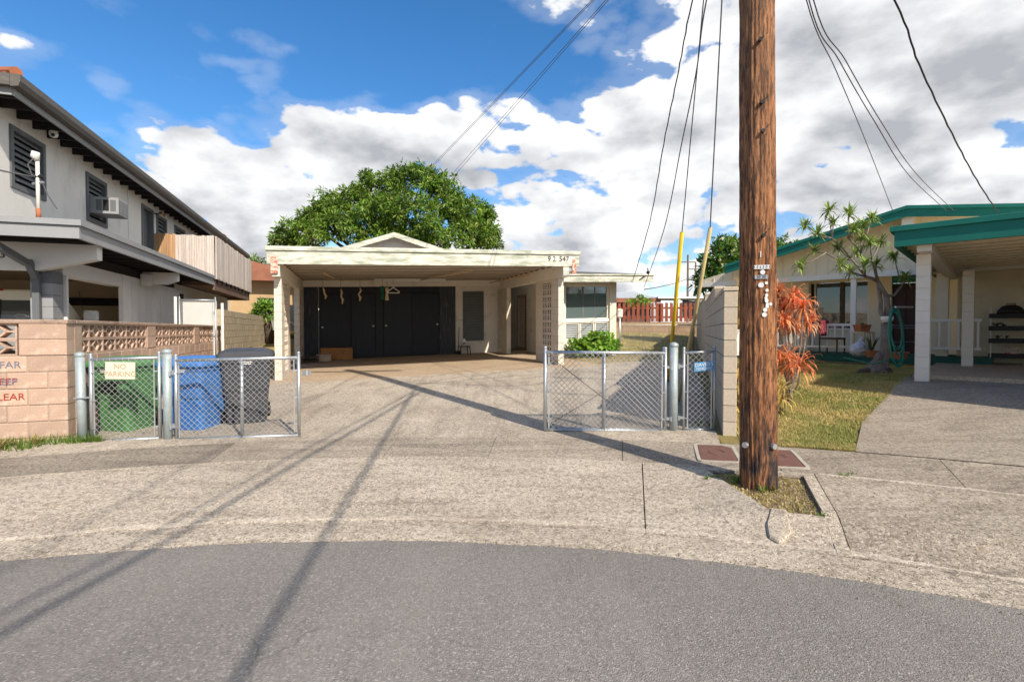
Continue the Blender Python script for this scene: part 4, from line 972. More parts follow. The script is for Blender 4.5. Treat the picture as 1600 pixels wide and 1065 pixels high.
part('box_body', MB().box(-.52, .52, -.2, .2, 0, .40), M['cardboard'], o, bevel=.01); part('flap', MB().box(-.5, .5, -.19, .19, .402, .412), M['cardboard'], o); part('tape', MB().box(-.1, .5, -.204, -.201, .30, .315), M['wood'], o)
a = onfloor(506, 5.6); o = empty('foam_box', H(a, 5.6, .002), R(17.6), 'small pale box in front of the cardboard box', 'box')
part('box_body', MB().box(-.23, .23, -.12, .12, 0, .19), M['rope'], o, bevel=.012); part('lid', MB().box(-.24, .24, -.13, .13, .192, .225), M['batten'], o, bevel=.008)
a = onfloor(725, 5.9); o = empty('stool', H(a, 5.9, .002), R(25), 'low black stool under the louvre window', 'stool')
part('seat', MB().box(-.20, .20, -.16, .16, .27, .30), M['black'], o, bevel=.01)
for sx in (-1, 1):
    for sy in (-1, 1): part('leg', MB().bar((sx*.17, sy*.13, .27), (sx*.21, sy*.15, 0), .025), M['black'], o)
j = empty('plastic_jug', H(a, 5.9, .305), R(10), 'white plastic jug standing on the black stool', 'jug')
part('body', MB().loft([rr(.14,.14,.03,0), rr(.17,.16,.04,.03), rr(.17,.16,.04,.17), rr(.09,.09,.03,.24), rr(.05,.05,.02,.27)]), M['whiteplast'], j, smooth=True)
part('cap', MB().tube([(0,0,.27),(0,0,.30)], .028, 10), M['signblue'], j); part('label_patch', MB().box(-.05,.05,-.084,-.081,.05,.13), M['spray_blue'], j)
a = onfloor(716, 6.1); o = empty('broom', H(a, 6.1, .002), 0, 'thin broom leaning in the corner by the louvre window', 'broom')
part('handle', MB().tube([(0,0,.1),(.02,.12,1.0)], .012, 6), M['black'], o); part('head', MB().box(-.1,.1,-.04,.04,0,.12), M['rubber'], o)
a = onfloor(483, 5.6); o = empty('scrap_pile', H(a, 5.3, .002), R(30), 'dark heap of scrap at the foot of the left pier', 'scrap')
for k in range(6): part('board', MB().bar((rng.uniform(-.3,.1), rng.uniform(-.2,.2), .03 + .03*k), (rng.uniform(.1,.4), rng.uniform(-.2,.2), .03 + .035*k), .10, .03), M['barkd'], o)
# ---------------------------------------------------------------- two-storey house on the left
CL, SL = math.cos(R(18)), math.sin(R(18))
def K(a, b, z): return (-8.7 + CL*a - SL*b, 8.4 + SL*a + CL*b, z)
lh = empty('house', K(0, 5, .3), 0, 'two storey pale stucco house with grey trim and red tile roof', 'house')
def kp(name, mb, m, parent=None, **kw): return part(name, mb, M[m], parent or lh, T=K, **kw)
# upper floor walls with openings
ops = [(.86, 1.92, 4.12, 5.12), (3.68, 4.68, 4.10, 5.10), (7.06, 7.96, 3.26, 5.16), (8.30, 9.20, 4.1, 5.12), (10.1, 11.3, 4.1, 5.12), (12.6, 13.3, 4.3, 5.1)]
b = .42
for (b0, b1, z0, z1) in ops:
    kp('wall', bx(-.15, 0, b, b0, 3.1, 5.55), 'stucco'); kp('wall', bx(-.15, 0, b0, b1, z1, 5.55), 'stucco')
    if z0 > 3.3: kp('wall', bx(-.15, 0, b0, b1, 3.1, z0), 'stucco')
    b = b1
kp('wall', bx(-.15, 0, b, 20, 3.1, 5.55), 'stucco')
kp('wall', bx(-7, -.151, .42, .57, 3.1, 5.55), 'stucco'); kp('wall', bx(-7, -.1, 19.9, 20, 0, 5.55), 'stucco')
kp('wall_trim', bx(0, .02, 6.05, 6.09, 3.2, 5.5), 'siding'); kp('corner_trim', bx(-.02, .02, .40, .44, 3.2, 5.5), 'siding')
def side_window(b0, b1, z0, z1, n, a=0.0, fr_='greytrim', slat='slat', door=False):
    w = kp('door' if door else 'window', bx(a - .13, a - .12, b0, b1, z0, z1), 'glass' if not door else 'greytrim'); f = .09
    for q in ((b0 - .03, b0 + f - .03, z0 - .06, z1 + .06), (b1 - f + .03, b1 + .03, z0 - .06, z1 + .06), (b0 + f - .03, b1 - f + .03, z0 - .06, z0 + f - .06), (b0 + f - .03, b1 - f + .03, z1 - f + .06, z1 + .06)):
        kp('frame', bx(a - .118, a + .03, *q), fr_, w)
    if n:
        h = (z1 - z0) / n
        for k in range(n):
            z = z0 + h*k; kp('slat', MB().hexa([(a-.02,b0+.05,z),(a-.013,b0+.05,z),(a-.013,b1-.05,z),(a-.02,b1-.05,z),(a-.085,b0+.05,z+h*.9),(a-.078,b0+.05,z+h*.9),(a-.078,b1-.05,z+h*.9),(a-.085,b1-.05,z+h*.9)]), slat, w)
    return w
side_window(.86, 1.92, 4.12, 5.12, 9); side_window(3.68, 4.68, 4.10, 5.10, 9); side_window(7.06, 7.96, 3.26, 5.16, 0, door=True)
side_window(8.30, 9.20, 4.1, 5.12, 8); side_window(10.1, 11.3, 4.1, 5.12, 8); side_window(12.6, 13.3, 4.3, 5.1, 6)
ac = empty('air_conditioner', K(.2, 4.15, 4.12), R(18), 'grey window air conditioner sticking out of the second upper window', 'air conditioner')
part('case', MB().box(-.25, .36, -.30, .30, .13, .52), M['greyfascia'], ac, bevel=.01); 
for k in range(3): part('vent_panel', MB().box(-.08 + k*.14, .03 + k*.14, -.306, -.300, .20, .46), M['greytrim'] if k != 1 else M['black'], ac)
for k in range(7): part('grille_slat', MB().box(.361, .367, -.27 + k*.08, -.23 + k*.08, .17, .48), M['greytrim'], ac)
# eaves, gutter, roof
lr = kp('roof', MB().hexa([(-3.5, 3.6, 6.75), (.60,-.16,5.50), (.60,20.6,5.50), (-3.5,17,6.75), (-3.5,3.6,6.83), (.60,-.16,5.58),(.60,20.6,5.58),(-3.5,17,6.83)]), 'redtile')
kp('front_slope', MB().hexa([(-3.5,3.6,6.75),(-3.52,3.6,6.75),(-7.6,-.16,5.56),(.60,-.16,5.56),(-3.5,3.6,6.83),(-3.52,3.6,6.83),(-7.6,-.16,5.64),(.60,-.16,5.64)]), 'redtile', lr)
kp('soffit_board', bx(-.0, .56, -.14, 20.5, 5.50, 5.53), 'darkwood', lr); kp('soffit_board', bx(-7.4, .0, -.14, .45, 5.50, 5.53), 'darkwood', lr)
kp('fascia_board', bx(.53, .56, -.14, 20.5, 5.33, 5.53), 'greyfascia', lr); kp('fascia_board', bx(-7.4, .53, -.15, -.12, 5.33, 5.53), 'greyfascia', lr)
kp('gutter', MB().prism([(.562,5.42),(.66,5.44),(.70,5.52),(.70,5.62),(.68,5.62),(.675,5.53),(.64,5.47),(.562,5.46)], -.26, 14.6, 'xz') if False else MB().prism([(.565,5.43),(.67,5.45),(.70,5.53),(.70,5.635),(.565,5.635)], -.26, 14.9, 'xz'), 'gutter', lr)
kp('gutter', MB().prism([(.565,5.43),(.67,5.45),(.70,5.53),(.70,5.635),(.565,5.635)], 15.0, 20.6, 'xz'), 'gutter', lr)
kp('gutter', bx(-7.5, .56, -.26, -.16, 5.45, 5.635), 'gutter', lr)
for k in range(40): kp('rafter', bx(.0, .53, .06 + k*.5, .11 + k*.5, 5.36, 5.498), 'darkwood', lr)
for k in range(5): kp('ridge_tile', MB().tube([(.52 - k*.30, -.10 + k*.28, 5.66 + k*.085), (.18 - k*.30, .22 + k*.28, 5.78 + k*.085)], [.10,.08], 7), 'redtile', lr)
for b in (14.8, 15.1): kp('ridge_tile', MB().tube([(.6, b, 5.64), (.25, b + .1, 5.76)], [.10,.08], 7), 'redtile', lr)
kp('hip_tiles', MB().tube([(.62,-.2,5.68),(-3.5,3.6,6.86)], .09, 8), 'redtile', lr)
sc = empty('security_camera', K(.30, 1.63, 5.28), R(18), 'white dome security camera under the upper eave', 'camera')
part('base', MB().tube([(0,0,.05),(0,0,.09)], .07, 14), M['whiteplast'], sc); part('dome', MB().sphere((0,0,.03), .075, 12, 8), M['whiteplast'], sc, smooth=True); part('lens', MB().tube([(.02,-.06,.0),(.025,-.085,-.01)], .03, 10), M['black'], sc)
fl = empty('floodlight', K(.12, 8.12, 5.1), R(18), 'small twin floodlight beside the upper door', 'lamp')
part('stem', MB().tube([(-.12,0,.05),(0,0,.05),(.05,0,.1)], .02, 6), M['black'], fl)
for s in (-1, 1): part('head', MB().tube([(.05, s*.06, .1), (.14, s*.12, .03)], [.03, .055], 8), M['wood'], fl)
# flat lower roof
fr2 = kp('lower_roof', bx(-7, 1.60, -.70, 8.0, 3.12, 3.22), 'darkwood')
kp('fascia_board', bx(-7, 1.65, -.75, -.70, 2.96, 3.16), 'greyfascia', fr2); kp('fascia_cap', bx(-7, 1.69, -.79, -.695, 3.163, 3.255), 'greyfascia', fr2)
kp('fascia_board', bx(1.60, 1.65, -.698, 8.05, 2.96, 3.16), 'greyfascia', fr2); kp('fascia_cap', bx(1.595, 1.69, -.693, 8.06, 3.163, 3.255), 'greyfascia', fr2)
for k in range(13): kp('rafter', bx(.0, 1.59, .0 + k*.6, .06 + k*.6, 2.99, 3.118), 'darkwood', fr2)
kp('front_beam', MB().prism([(-7,2.52),(.7,2.52),(1.55,2.74),(1.55,2.985),(-7,2.985)], .12, .32), 'siding')
kp('side_header', bx(.55, .80, .70, 3.4, 2.50, 2.78), 'siding'); kp('side_header', bx(.56, .78, .66, 8.0, 2.785, 2.985), 'darkwood')
kp('end_beam', MB().prism([(.2,2.68),(1.3,2.68),(1.55,2.78),(1.55,2.98),(.2,2.98)], 4.62, 4.80), 'siding'); kp('junction_box', bx(.82, 1.02, 4.36, 4.56, 2.62, 2.90), 'siding')
for c in range(11):
    z = .25 + c*.2075; kp('pier_block', bx(.50 + .001*(c % 2), .82, .32, .66, z + .003, z + .2045), 'greyfascia' if c < 10 else 'greytrim')
kp('trim_post', bx(.80, .86, .70, .76, .2, 2.5), 'siding')
ds = kp('downspout', MB().bar((.45,-.80,3.22),(.45,-.80,2.90), .11, .09).bar((.45,-.80,2.92),(.62,-.0,2.62), .09, .10).bar((.62,.02,2.66),(.62,.24,2.40), .09, .10).bar((.62,.26,2.46),(.62,.26,.3), .10, .08, up=(0,1,0)), 'greytrim')
kp('bracket', bx(.36, .54, -.86, -.80, 3.18, 3.27), 'greytrim', ds)
text_part('house_number', '3', .17, M['ink'], lh, Vector(K(.235, .112, 2.76)), (CL, SL, 0), (0,0,1), thick=.01, align='CENTER')
# ground-floor side: siding, wall, windows, inner carport
for k in range(4): kp('siding_board', bx(.74, .80, 3.40 + k*.46, 3.843 + k*.46, .2, 2.78), 'siding')
kp('door_trim', bx(.73, .82, 3.30, 3.395, .2, 2.78), 'siding')
for k in range(9): kp('siding_board', bx(.86 + .008*(k % 2), .92, 5.26 + k*.205, 5.450 + k*.205, .2, 2.72), 'siding')
kp('siding_return', bx(.80, .92, 5.16, 5.255, .2, 2.72), 'siding')
kp('wall', bx(.70, .80, 7.12, 14.4, .2, 2.9), 'siding'); kp('pipe', MB().tube([(.96, 7.2, .3), (.96, 7.2, 2.6)], .05, 8), 'darkwood')
side_window(7.9, 9.5, 1.98, 2.5, 5, a=.80, fr_='siding'); side_window(11.2, 12.8, 1.9, 2.5, 5, a=.80, fr_='siding')
kp('meter_box', bx(.92, 1.06, 7.3, 7.55, 1.9, 2.2), 'siding')
kp('wall', bx(-5.2, -5.0, .4, 7, .2, 2.9), 'tanin'); kp('wall', bx(-5.0, .74, 7.0, 7.1, .2, 2.9), 'tanin'); kp('dark_lintel', bx(-4.99, .5, 6.9, 6.99, 2.2, 2.42), 'darkwood')
kp('inner_pier', bx(-.05, .55, 5.9, 6.4, .2, 2.25), 'greyfascia'); kp('ceiling', bx(-5, .55, .4, 7, 2.88, 2.95), 'tanin')
# balcony
bal = kp('balcony', bx(.0, 1.60, 8.06, 14.3, 2.95, 3.12), 'browntrim')
kp('balcony_edge', bx(1.60, 1.66, 8.07, 14.35, 2.80, 3.16), 'browntrim', bal); kp('end_edge', bx(0, 1.66, 14.3, 14.36, 2.80, 3.16), 'browntrim', bal)
for k in range(9): kp('rail_bracket', bx(1.66, 1.70, 8.3 + k*.72, 8.36 + k*.72, 3.05, 3.42), 'darkwood', bal)
kp('wall', bx(-.1, .0, 14.3, 20, .2, 3.1), 'siding')
k = 0; a = .02
while a < 1.68:
    w = rng.uniform(.05, .09); kp('reed', bx(a, a + w - .006, 7.985 + rng.uniform(-.008,.008), 8.02, 3.27 - .02*(k % 3), 4.52 + rng.uniform(-.02,.02)), 'reedo' if a < .55 else 'reed', bal); a += w; k += 1
b = 8.03
while b < 14.35:
    w = rng.uniform(.06, .11); kp('reed', bx(1.70, 1.735 + rng.uniform(0,.012), b, b + w - .006, 3.16 + rng.uniform(-.02,.02), 4.52 + rng.uniform(-.02,.02)), 'reed', bal); b += w
# service mast
ms = empty('service_mast', K(1.05, -.58, 3.25), R(18), 'rusty white service mast with weatherhead on the lower roof', 'mast')
part('pipe', MB().tube([(0,0,0),(0,0,.95)], .026, 10), M['cmuw'], ms, smooth=True); part('rusty_foot', MB().tube([(0,0,0),(0,0,.18)], .032, 10), M['terracotta'], ms, smooth=True)
part('weatherhead', MB().tube([(0,0,.92),(-.02,-.02,1.0),(0,-.04,1.06)], [.03,.06,.05], 10), M['whiteplast'], ms, smooth=True)
part('clamp', MB().tube([(-.05,0,.66),(.06,0,.70)], .03, 6), M['black'], ms); part('clamp', MB().tube([(-.07,0,.56),(.08,0,.60)], .02, 6), M['galv'], ms)
part('drip_loop', MB().tube([(0,-.04,1.0),(-.1,-.05,.85),(-.06,-.03,.70),(.05,0,.62),(.12,.02,.4),(.22,.05,.2)], .010, 5), M['cablegrey'], ms)
wire(K(1.0, -.6, 3.92), (-12.5, 3.2, 6.2), .5, .014, 'grey service wire leaving the mast on the left house', 'cablegrey')
# ---------------------------------------------------------------- pickup truck
tk = empty('pickup_truck', K(-.80, 1.75, .44), R(18), 'silver pickup truck parked nose in under the left carport', 'truck')
# local: x right, y forward (away); cab y .0 .. 1.9, bed y -1.9 .. 0
bd = MB(); bd.loft([[( -.86, y, z0), (.86, y, z0), (.90, y, z1), (.88, y, z2), (-.88, y, z2), (-.90, y, z1)] for y, z0, z1, z2 in ((-1.95,.45,.75,1.10),(-1.90,.40,.75,1.13),(0,.40,.75,1.13),(1.75,.38,.75,1.08),(2.9,.40,.75,.98),(3.2,.50,.72,.88))])
part('body', bd, M['truck'], tk, bevel=.03)
part('cab', MB().loft([[(-w, y, 1.10), (w, y, 1.10), (w2, y + d, 1.50), (w3, y + d2, 1.86), (-w3, y + d2, 1.86), (-w2, y + d, 1.50)] for y, w, w2, w3, d, d2 in ((.02,.86,.80,.66,.05,.14),(.10,.86,.80,.70,.05,.14),(1.0,.86,.80,.70,0,0),(1.75,.86,.80,.66,-.40,-.72))]), M['truckroof'], tk, bevel=.03)
part('rear_window', MB().hexa([(-.68,.035,1.24),(.68,.035,1.24),(.68,.065,1.24),(-.68,.065,1.24),(-.58,.115,1.66),(.58,.115,1.66),(.58,.15,1.66),(-.58,.15,1.66)]), M['glass'], tk, bevel=.02)
part('window_divider', MB().bar((.12,.028,1.25),(.11,.11,1.66), .02, .02), M['black'], tk)
part('fish_decal', MB().tube([(.58,.055,1.34),(.50,.05,1.31),(.40,.05,1.31),(.34,.055,1.335),(.40,.055,1.365),(.50,.055,1.365),(.58,.05,1.315)], .006, 4), M['whiteplast'], tk)
part('side_window', MB().hexa([(.825,.28,1.16),(.84,.28,1.16),(.84,1.22,1.16),(.825,1.22,1.16),(.745,.30,1.70),(.76,.30,1.70),(.76,.95,1.70),(.745,.95,1.70)]), M['glass'], tk)
part('windshield', MB().hexa([(-.72,1.70,1.14),(.72,1.70,1.14),(.72,1.76,1.14),(-.72,1.76,1.14),(-.58,1.10,1.80),(.58,1.10,1.80),(.58,1.14,1.82),(-.58,1.14,1.82)]), M['glass'], tk)
mr = part('mirror', MB().loft([rr(.24,.10,.04,1.26,3,1.10,1.30), rr(.28,.12,.05,1.30,3,1.10,1.30), rr(.28,.12,.05,1.46,3,1.10,1.30), rr(.22,.10,.04,1.50,3,1.10,1.30)]), M['truck'], tk); part('mirror_glass', MB().box(1.0,1.20,1.234,1.239,1.30,1.46), M['chrome'], mr); part('mirror_arm', MB().bar((.85,1.3,1.22),(1.0,1.3,1.34), .05), M['black'], mr)
part('brake_lamp', MB().box(-.12,.12,.12,.17,1.83,1.88), M['spray_red'], tk); part('antenna', MB().tube([(.80,1.85,1.05),(.70,1.75,1.95)], .005, 5), M['black'], tk)
for s in (-1, 1):
    part('tail_lamp', MB().box(s*.90 - .04, s*.90 + .01, -1.96, -1.90, .72, 1.02), M['spray_red'], tk)
    for y in (-1.2, 1.95):
        wh = part('wheel', MB().tube([(s*.68, y, .36), (s*.90, y, .36)], .36, 20), M['rubber'], tk); part('rim', MB().tube([(s*.895, y, .36), (s*.91, y, .36)], .2, 14), M['chrome'], wh)
part('bumper', MB().box(-.85,.85,-2.06,-1.96,.48,.66), M['chrome'], tk, bevel=.02)
# white-backed chain-link side gate
g5, G5 = gate('chain link side gate backed with a white panel between the left house and the wall', (X(281, 13.0), 13.0), (X(337, 13.2), 13.2), .45, .45, 1.85, brace=False)
part('white_panel', MB().hexa([G5(.06,.1,.03),G5(.84,.1,.03),G5(.84,.1,.04),G5(.06,.1,.04),G5(.06,1.80,.03),G5(.84,1.80,.03),G5(.84,1.80,.04),G5(.06,1.80,.04)]), M['whiteplast'], g5, W=True)
for k in range(12): part('lettering', MB().bar(G5(.30 + k*.028, 1.15 + (.04 if k in (5,6) else 0), .028), G5(.316 + k*.028, 1.15 + (.04 if k in (5,6) else 0), .028), .018, .012), M['greytrim'], g5, W=True)
part('gate_post', MB().tube([G5(-.09,-.2,0), G5(-.09,1.9,0)], .035, 8).tube([G5(.98,-.2,0), G5(.98,1.75,0)], .035, 8), M['whiteplast'], g5, W=True)
# ---------------------------------------------------------------- cream and green house on the right
def N(a, b, z): return (6.64 + .72*a + .694*b, 8.93 - .694*a + .72*b, z)
nh = empty('house', N(0, 5, .5), 0, 'cream house with teal green roof edges, porch and open carport', 'house')
def np_(name, mb, m, parent=None, **kw): return part(name, mb, M[m], parent or nh, T=N, **kw)
nr = np_('carport_roof', bx(.05, 4.6, .06, 7.2, 3.12, 3.24), 'soffit')
np_('fascia', bx(0, 4.6, 0, .05, 2.945, 3.20), 'tealgreen', nr); np_('fascia_cap', bx(-.06, 4.6, -.04, .06, 3.203, 3.30), 'tealgreen', nr, bevel=.006)
np_('fascia', bx(-.005, .05, .052, 7.2, 2.945, 3.20), 'tealgreen', nr); np_('fascia_cap', bx(-.06, .06, .062, 7.2, 3.205, 3.298), 'tealgreen', nr)
for k in range(14): np_('joist', bx(.055, 4.6, .16 + k*.50, .30 + k*.50, 3.03, 3.118), 'soffit', nr)
np_('beam', bx(.30, .50, .12, 7.0, 2.84, 2.978), 'creampost', nr)
for pa, pb_, z0 in ((.36, .58, .42), (.80, 4.50, .50)):
    for c in range(12):
        z = z0 + .0 + c*.2025; z1 = min(z + .2025, 2.838)
        np_('post_block', bx(pa - .10, pa + .10, pb_ - .10, pb_ + .10, z + .0015, z1 - .0015), 'creampost')
rl = np_('porch_rail', bx(-.05, 1.0, 5.60, 5.66, 1.71, 1.78), 'creamrail'); np_('bottom_rail', bx(-.05, 1.0, 5.60, 5.66, 1.02, 1.08), 'creamrail', rl)
for k in range(6): np_('baluster', bx(.02 + k*.18, .065 + k*.18, 5.61, 5.65, 1.08, 1.71), 'creamrail', rl)
np_('porch_floor', bx(.05, 1.2, 5.45, 6.6, .3, .84), 'porchgreen')
# block wall at the back of the carport
for c in range(12):
    a = .55 - (.2 if c % 2 else 0)
    while a < 4.3:
        a0 = max(a, .55); np_('wall_block', bx(a0 + .003, a + .397, 6.6, 6.8, .55 + c*.2025 + .003, .55 + (c+1)*.2025 - .003), 'creamwall'); a += .4
np_('wall', bx(.5, 4.6, 6.62, 6.85, .3, 3.1), 'creamwall'); np_('wall_pillar', bx(.12, .36, 6.0, 6.3, .5, 3.05), 'cream')
np_('wall', bx(4.4, 4.6, .3, 6.6, .5, 3.1), 'creamwall')
np_('carport_slab', bx(.2, 4.38, .85, 6.59, .3, .690), 'slab')
# porch
pz = .84; PB = 5.85
np_('porch_floor', bx(-6.2, .50, PB + .01, 8.2, .3, pz), 'porchgreen', bevel=.01)
for a in (-5.2, -1.67): np_('porch_post', bx(a - .065, a + .065, PB + .08, PB + .21, pz, 3.02), 'creamrail', bevel=.006)
np_('porch_pillar', bx(-3.45, -3.05, 7.02, 7.30, pz, 3.02), 'cream')
pr = np_('porch_rail', bx(-5.1, -1.74, PB + .10, PB + .16, 1.62, 1.69), 'creamrail'); np_('bottom_rail', bx(-5.1, -1.74, PB + .10, PB + .16, 1.00, 1.06), 'creamrail', pr)
for k in range(17): np_('baluster', bx(-4.98 + k*.19, -4.935 + k*.19, PB + .11, PB + .155, 1.06, 1.62), 'creamrail', pr)
np_('rail_post', bx(-3.40, -3.28, PB + .085, PB + .20, pz, 1.74), 'creamrail', pr)
np_('wall', bx(-6, -3.45, 7.32, 7.5, pz, 3.1), 'cream'); np_('wall', bx(-3.45, -1.5, 7.32, 7.5, pz, 1.55), 'cream'); np_('wall', bx(-3.45, -1.5, 7.32, 7.5, 2.98, 3.1), 'cream')
np_('wall', bx(-1.5, -.97, 7.22, 7.5, pz, 3.1), 'cream'); np_('wall', bx(-.35, .5, 7.32, 7.5, pz, 3.1), 'cream')
nw = np_('window', bx(-3.42, -1.52, 7.42, 7.44, 1.56, 2.97), 'glass')
for q in ((-3.45, -3.37), (-2.98, -2.93), (-2.28, -2.16), (-1.57, -1.50)): np_('mullion', bx(q[0], q[1], 7.36, 7.415, 1.55, 2.98), 'creamrail' if q[0] < -2.9 or q[0] > -1.6 else 'barkd', nw)
np_('sill', bx(-3.5, -1.5, 7.25, 7.35, 1.50, 1.56), 'creamrail', nw)
nd = np_('front_door', bx(-.97, -.35, 7.40, 7.46, pz, 2.85), 'doorred'); np_('door_head', bx(-.97, -.35, 7.28, 7.42, 2.86, 3.1), 'tealgreen')
for q in range(3): np_('screen_bar', bx(-.95 + q*.28, -.93 + q*.28, 7.36, 7.38, pz, 2.85), 'black', nd)
for z in (1.15, 1.55, 1.62): np_('screen_rail', bx(-.96, -.36, 7.35, 7.37, z, z + .03), 'greytrim', nd)
# gable
gA, gZ = -.43, 4.57
gw = np_('gable_wall', MB().prism([(-6.0, 3.03), (1.9, 3.03), (1.9, 4.18), (gA, gZ - .06), (-6.0, 3.20)], PB + .05, PB + .15), 'cream')
np_('beam', bx(-6.0, 1.9, PB + .02, PB + .20, 2.95, 3.028), 'creamrail', gw); np_('trim', bx(-6.0, 1.9, PB + .03, PB + .05, 3.03, 3.10), 'creamrail', gw)
for k in range(26):
    a = -5.9 + k*.30; zt = gZ - .10 - (.24*(gA - a) if a < gA else .145*(a - gA)); np_('batten', bx(a, a + .022, PB + .036, PB + .05, 3.1, zt), 'creamwall', gw)
for (a1, z1) in ((-5.0, gZ - .24*4.57), (2.9, gZ - .145*3.33)):
    s = np_('roof_slope', MB().hexa([(gA,PB-.5,gZ),(a1,PB-.5,z1),(a1,15,z1),(gA,15,gZ),(gA,PB-.5,gZ+.06),(a1,PB-.5,z1+.06),(a1,15,z1+.06),(gA,15,gZ+.06)]), 'creamwall')
    np_('barge_board', MB().hexa([(gA,PB-.56,gZ-.19),(a1,PB-.56,z1-.19),(a1,PB-.51,z1-.19),(gA,PB-.51,gZ-.19),(gA,PB-.56,gZ),(a1,PB-.56,z1),(a1,PB-.51,z1),(gA,PB-.51,gZ)]), 'tealgreen', s)
    np_('barge_cap', MB().hexa([(gA,PB-.60,gZ+.002),(a1,PB-.60,z1+.002),(a1,PB-.45,z1+.002),(gA,PB-.45,gZ+.002),(gA,PB-.60,gZ+.085),(a1,PB-.60,z1+.085),(a1,PB-.45,z1+.085),(gA,PB-.45,gZ+.085)]), 'tealgreen', s)
np_('ridge_beam', bx(gA - .12, gA + .12, PB - .42, PB + .06, gZ - .48, gZ - .10), 'creamrail', gw)
np_('wall', bx(-6, -5.8, 7, 15, .5, 3.2), 'cream'); np_('wall', bx(-6, 6, 14.9, 15, .5, 3.4), 'cream')
# driveway of that house
L0 = [(3.62, 5.38), (4.6, 6.7), (5.96, 8.08), (6.55, 8.75), (7.3, 9.5), (11.6, 13.9)]
mb = MB(); vs = []; fs = []
for i, (x, y) in enumerate(L0):
    for j in range(13):
        xx, yy = x + .72*7.5*j/12, y - .694*7.5*j/12
        r, p = rphi(xx, yy)
        if r < 11.006 or i == 0: xx, yy = pol(p, 11.006)
        vs.append((xx, yy, rightz(xx, yy) + .016))
for i in range(len(L0) - 1):
    for j in range(12): fs.append((i*13+j, i*13+j+1, (i+1)*13+j+1, (i+1)*13+j))
mb.add(vs, fs); nd_ = part('neighbour_driveway', mb, M['ndrive'], kind='structure', fix=False)
if nd_.data.polygons[20].normal.z < 0: nd_.data.flip_normals()
# things on the porch and in the carport
hs_ = empty('garden_hose', N(-.35, 1.10, .55), 0, 'coiled green garden hose hanging beside the carport post', 'hose')
mb = MB(); c0 = Vector(N(-.02, .80, 0))
pts = []
for k in range(5 * 18 + 1):
    t = k / 18; a = 6.28319 * t; w = .12 + .018*math.sin(t*2.1); h = .46 + .06*math.sin(t*1.7 + 1) 
    cz = 1.45 - .06*math.cos(t*1.3)
    pts.append(c0 + Vector((w*math.sin(a) + .012*t - .03, .05*math.cos(a*1.0) + .02*t, cz - .55*0 + (h*math.cos(a) - h + .45))))
mb.tube(pts, .016, 6); part('coil', mb, M['hose'], hs_, W=True, smooth=True)
part('hanger_hook', MB().tube([c0 + Vector((-.06,0,1.93)), c0 + Vector((.30,.05,1.93))], .02, 6), M['galv'], hs_, W=True)
part('loose_end', MB().tube([c0 + Vector((-.1,.05,.95)), c0 + Vector((-.25,.3,.85)), c0 + Vector((-.5,.8,.95))], .016, 6), M['hose'], hs_, W=True, smooth=True)
rk = empty('plant_rack', N(1.48, 6.15, .692), math.atan2(-.694, .72), 'pale metal rack with four black plant trays in the carport', 'rack')
for s in (-.33, .33):
    part('upright', MB().bar((s*.96, .0, 0), (s, .10, 1.34), .022, .022).bar((s*.96,-.3,0),(s,-.02,1.34), .018, .018), M['creamrail'], rk)
for z in (.14, .50, .80, 1.10):
    tr = part('tray', MB().box(-.36, .36, -.22, .10, z, z + .11), M['black'], rk, bevel=.01)
def tufts(mb, c, n, L, w, up=.6, droop=.3, spread=1.0, seed=1):
    r = random.Random(seed); c = Vector(c)
    for i in range(n):
        a = r.uniform(0, 6.283); e = r.uniform(.1, 1.2) * up; d = Vector((math.cos(a)*spread, math.sin(a)*spread, e)).normalized(); l = L * r.uniform(.7, 1.15)
        s = d.cross(Vector((0,0,1))); s = s.normalized() if s.length > .01 else Vector((1,0,0))
        p1 = c + d*l*.5 + Vector((0,0,-droop*l*.10)); p2 = c + d*l + Vector((0,0,-droop*l*.45)); ww = w * r.uniform(.8, 1.2)
        mb.add([c - s*ww*.3, c + s*ww*.3, p1 + s*ww*.5, p1 - s*ww*.5, p2], [(0,1,2,3), (3,2,4)])
    return mb
for i, (x, z, n, L) in enumerate(((-.2, .61, 14, .16), (-.05, .62, 10, .12), (-.22, .91, 14, .2), (-.1, .91, 12, .14))):
    o = part('potted_plant', tufts(MB(), (x, -.06, z), n, L, .04, 1.0, .3, 1, i), M['potplant'], rk, fix=False)
o = empty('domed_item', N(1.50, 6.05, 1.905), math.atan2(-.694, .72), 'dark hat-like domed item on top of the plant rack', 'domed item')  # simple dome standing in for the dark plant-like mass on the rack
part('dome', MB().loft([rr(.62,.34,.14,0), rr(.60,.32,.14,.08), rr(.40,.24,.1,.22), rr(.16,.10,.04,.27)]), M['black'], o, smooth=True); part('handle', MB().tube([(-.1,-.12,.22),(-.1,-.15,.30),(.1,-.15,.30),(.1,-.12,.22)], .012, 6), M['black'], o)
o.scale = (.8, .8, .75)
o = empty('red_caddy', N(1.50, 6.0, .944), math.atan2(-.694, .72), 'red handled caddy on the lowest rack tray', 'caddy')
part('handle', MB().tube([(-.13,0,0),(-.13,0,.14),(.13,0,.14),(.13,0,0)], .012, 6), M['rust'], o); part('body', MB().box(-.14,.14,-.06,.06,0,.03), M['rust'], o)
o = empty('dark_boxes', N(2.1, 6.2, .692), math.atan2(-.694, .72), 'black boxes on the carport floor beside the rack', 'box')
part('crate', MB().box(-.05,.9,-.2,.2,0,.22), M['black'], o, bevel=.02); part('crate', MB().box(.05,.6,-.15,.15,.222,.34), M['black'], o, bevel=.02)
ts = empty('wooden_stool', at(1349, 541, 13.3), .4, 'small wooden plant stand on the porch beside the window pillar', 'plant stand')
ts.location.z = pz
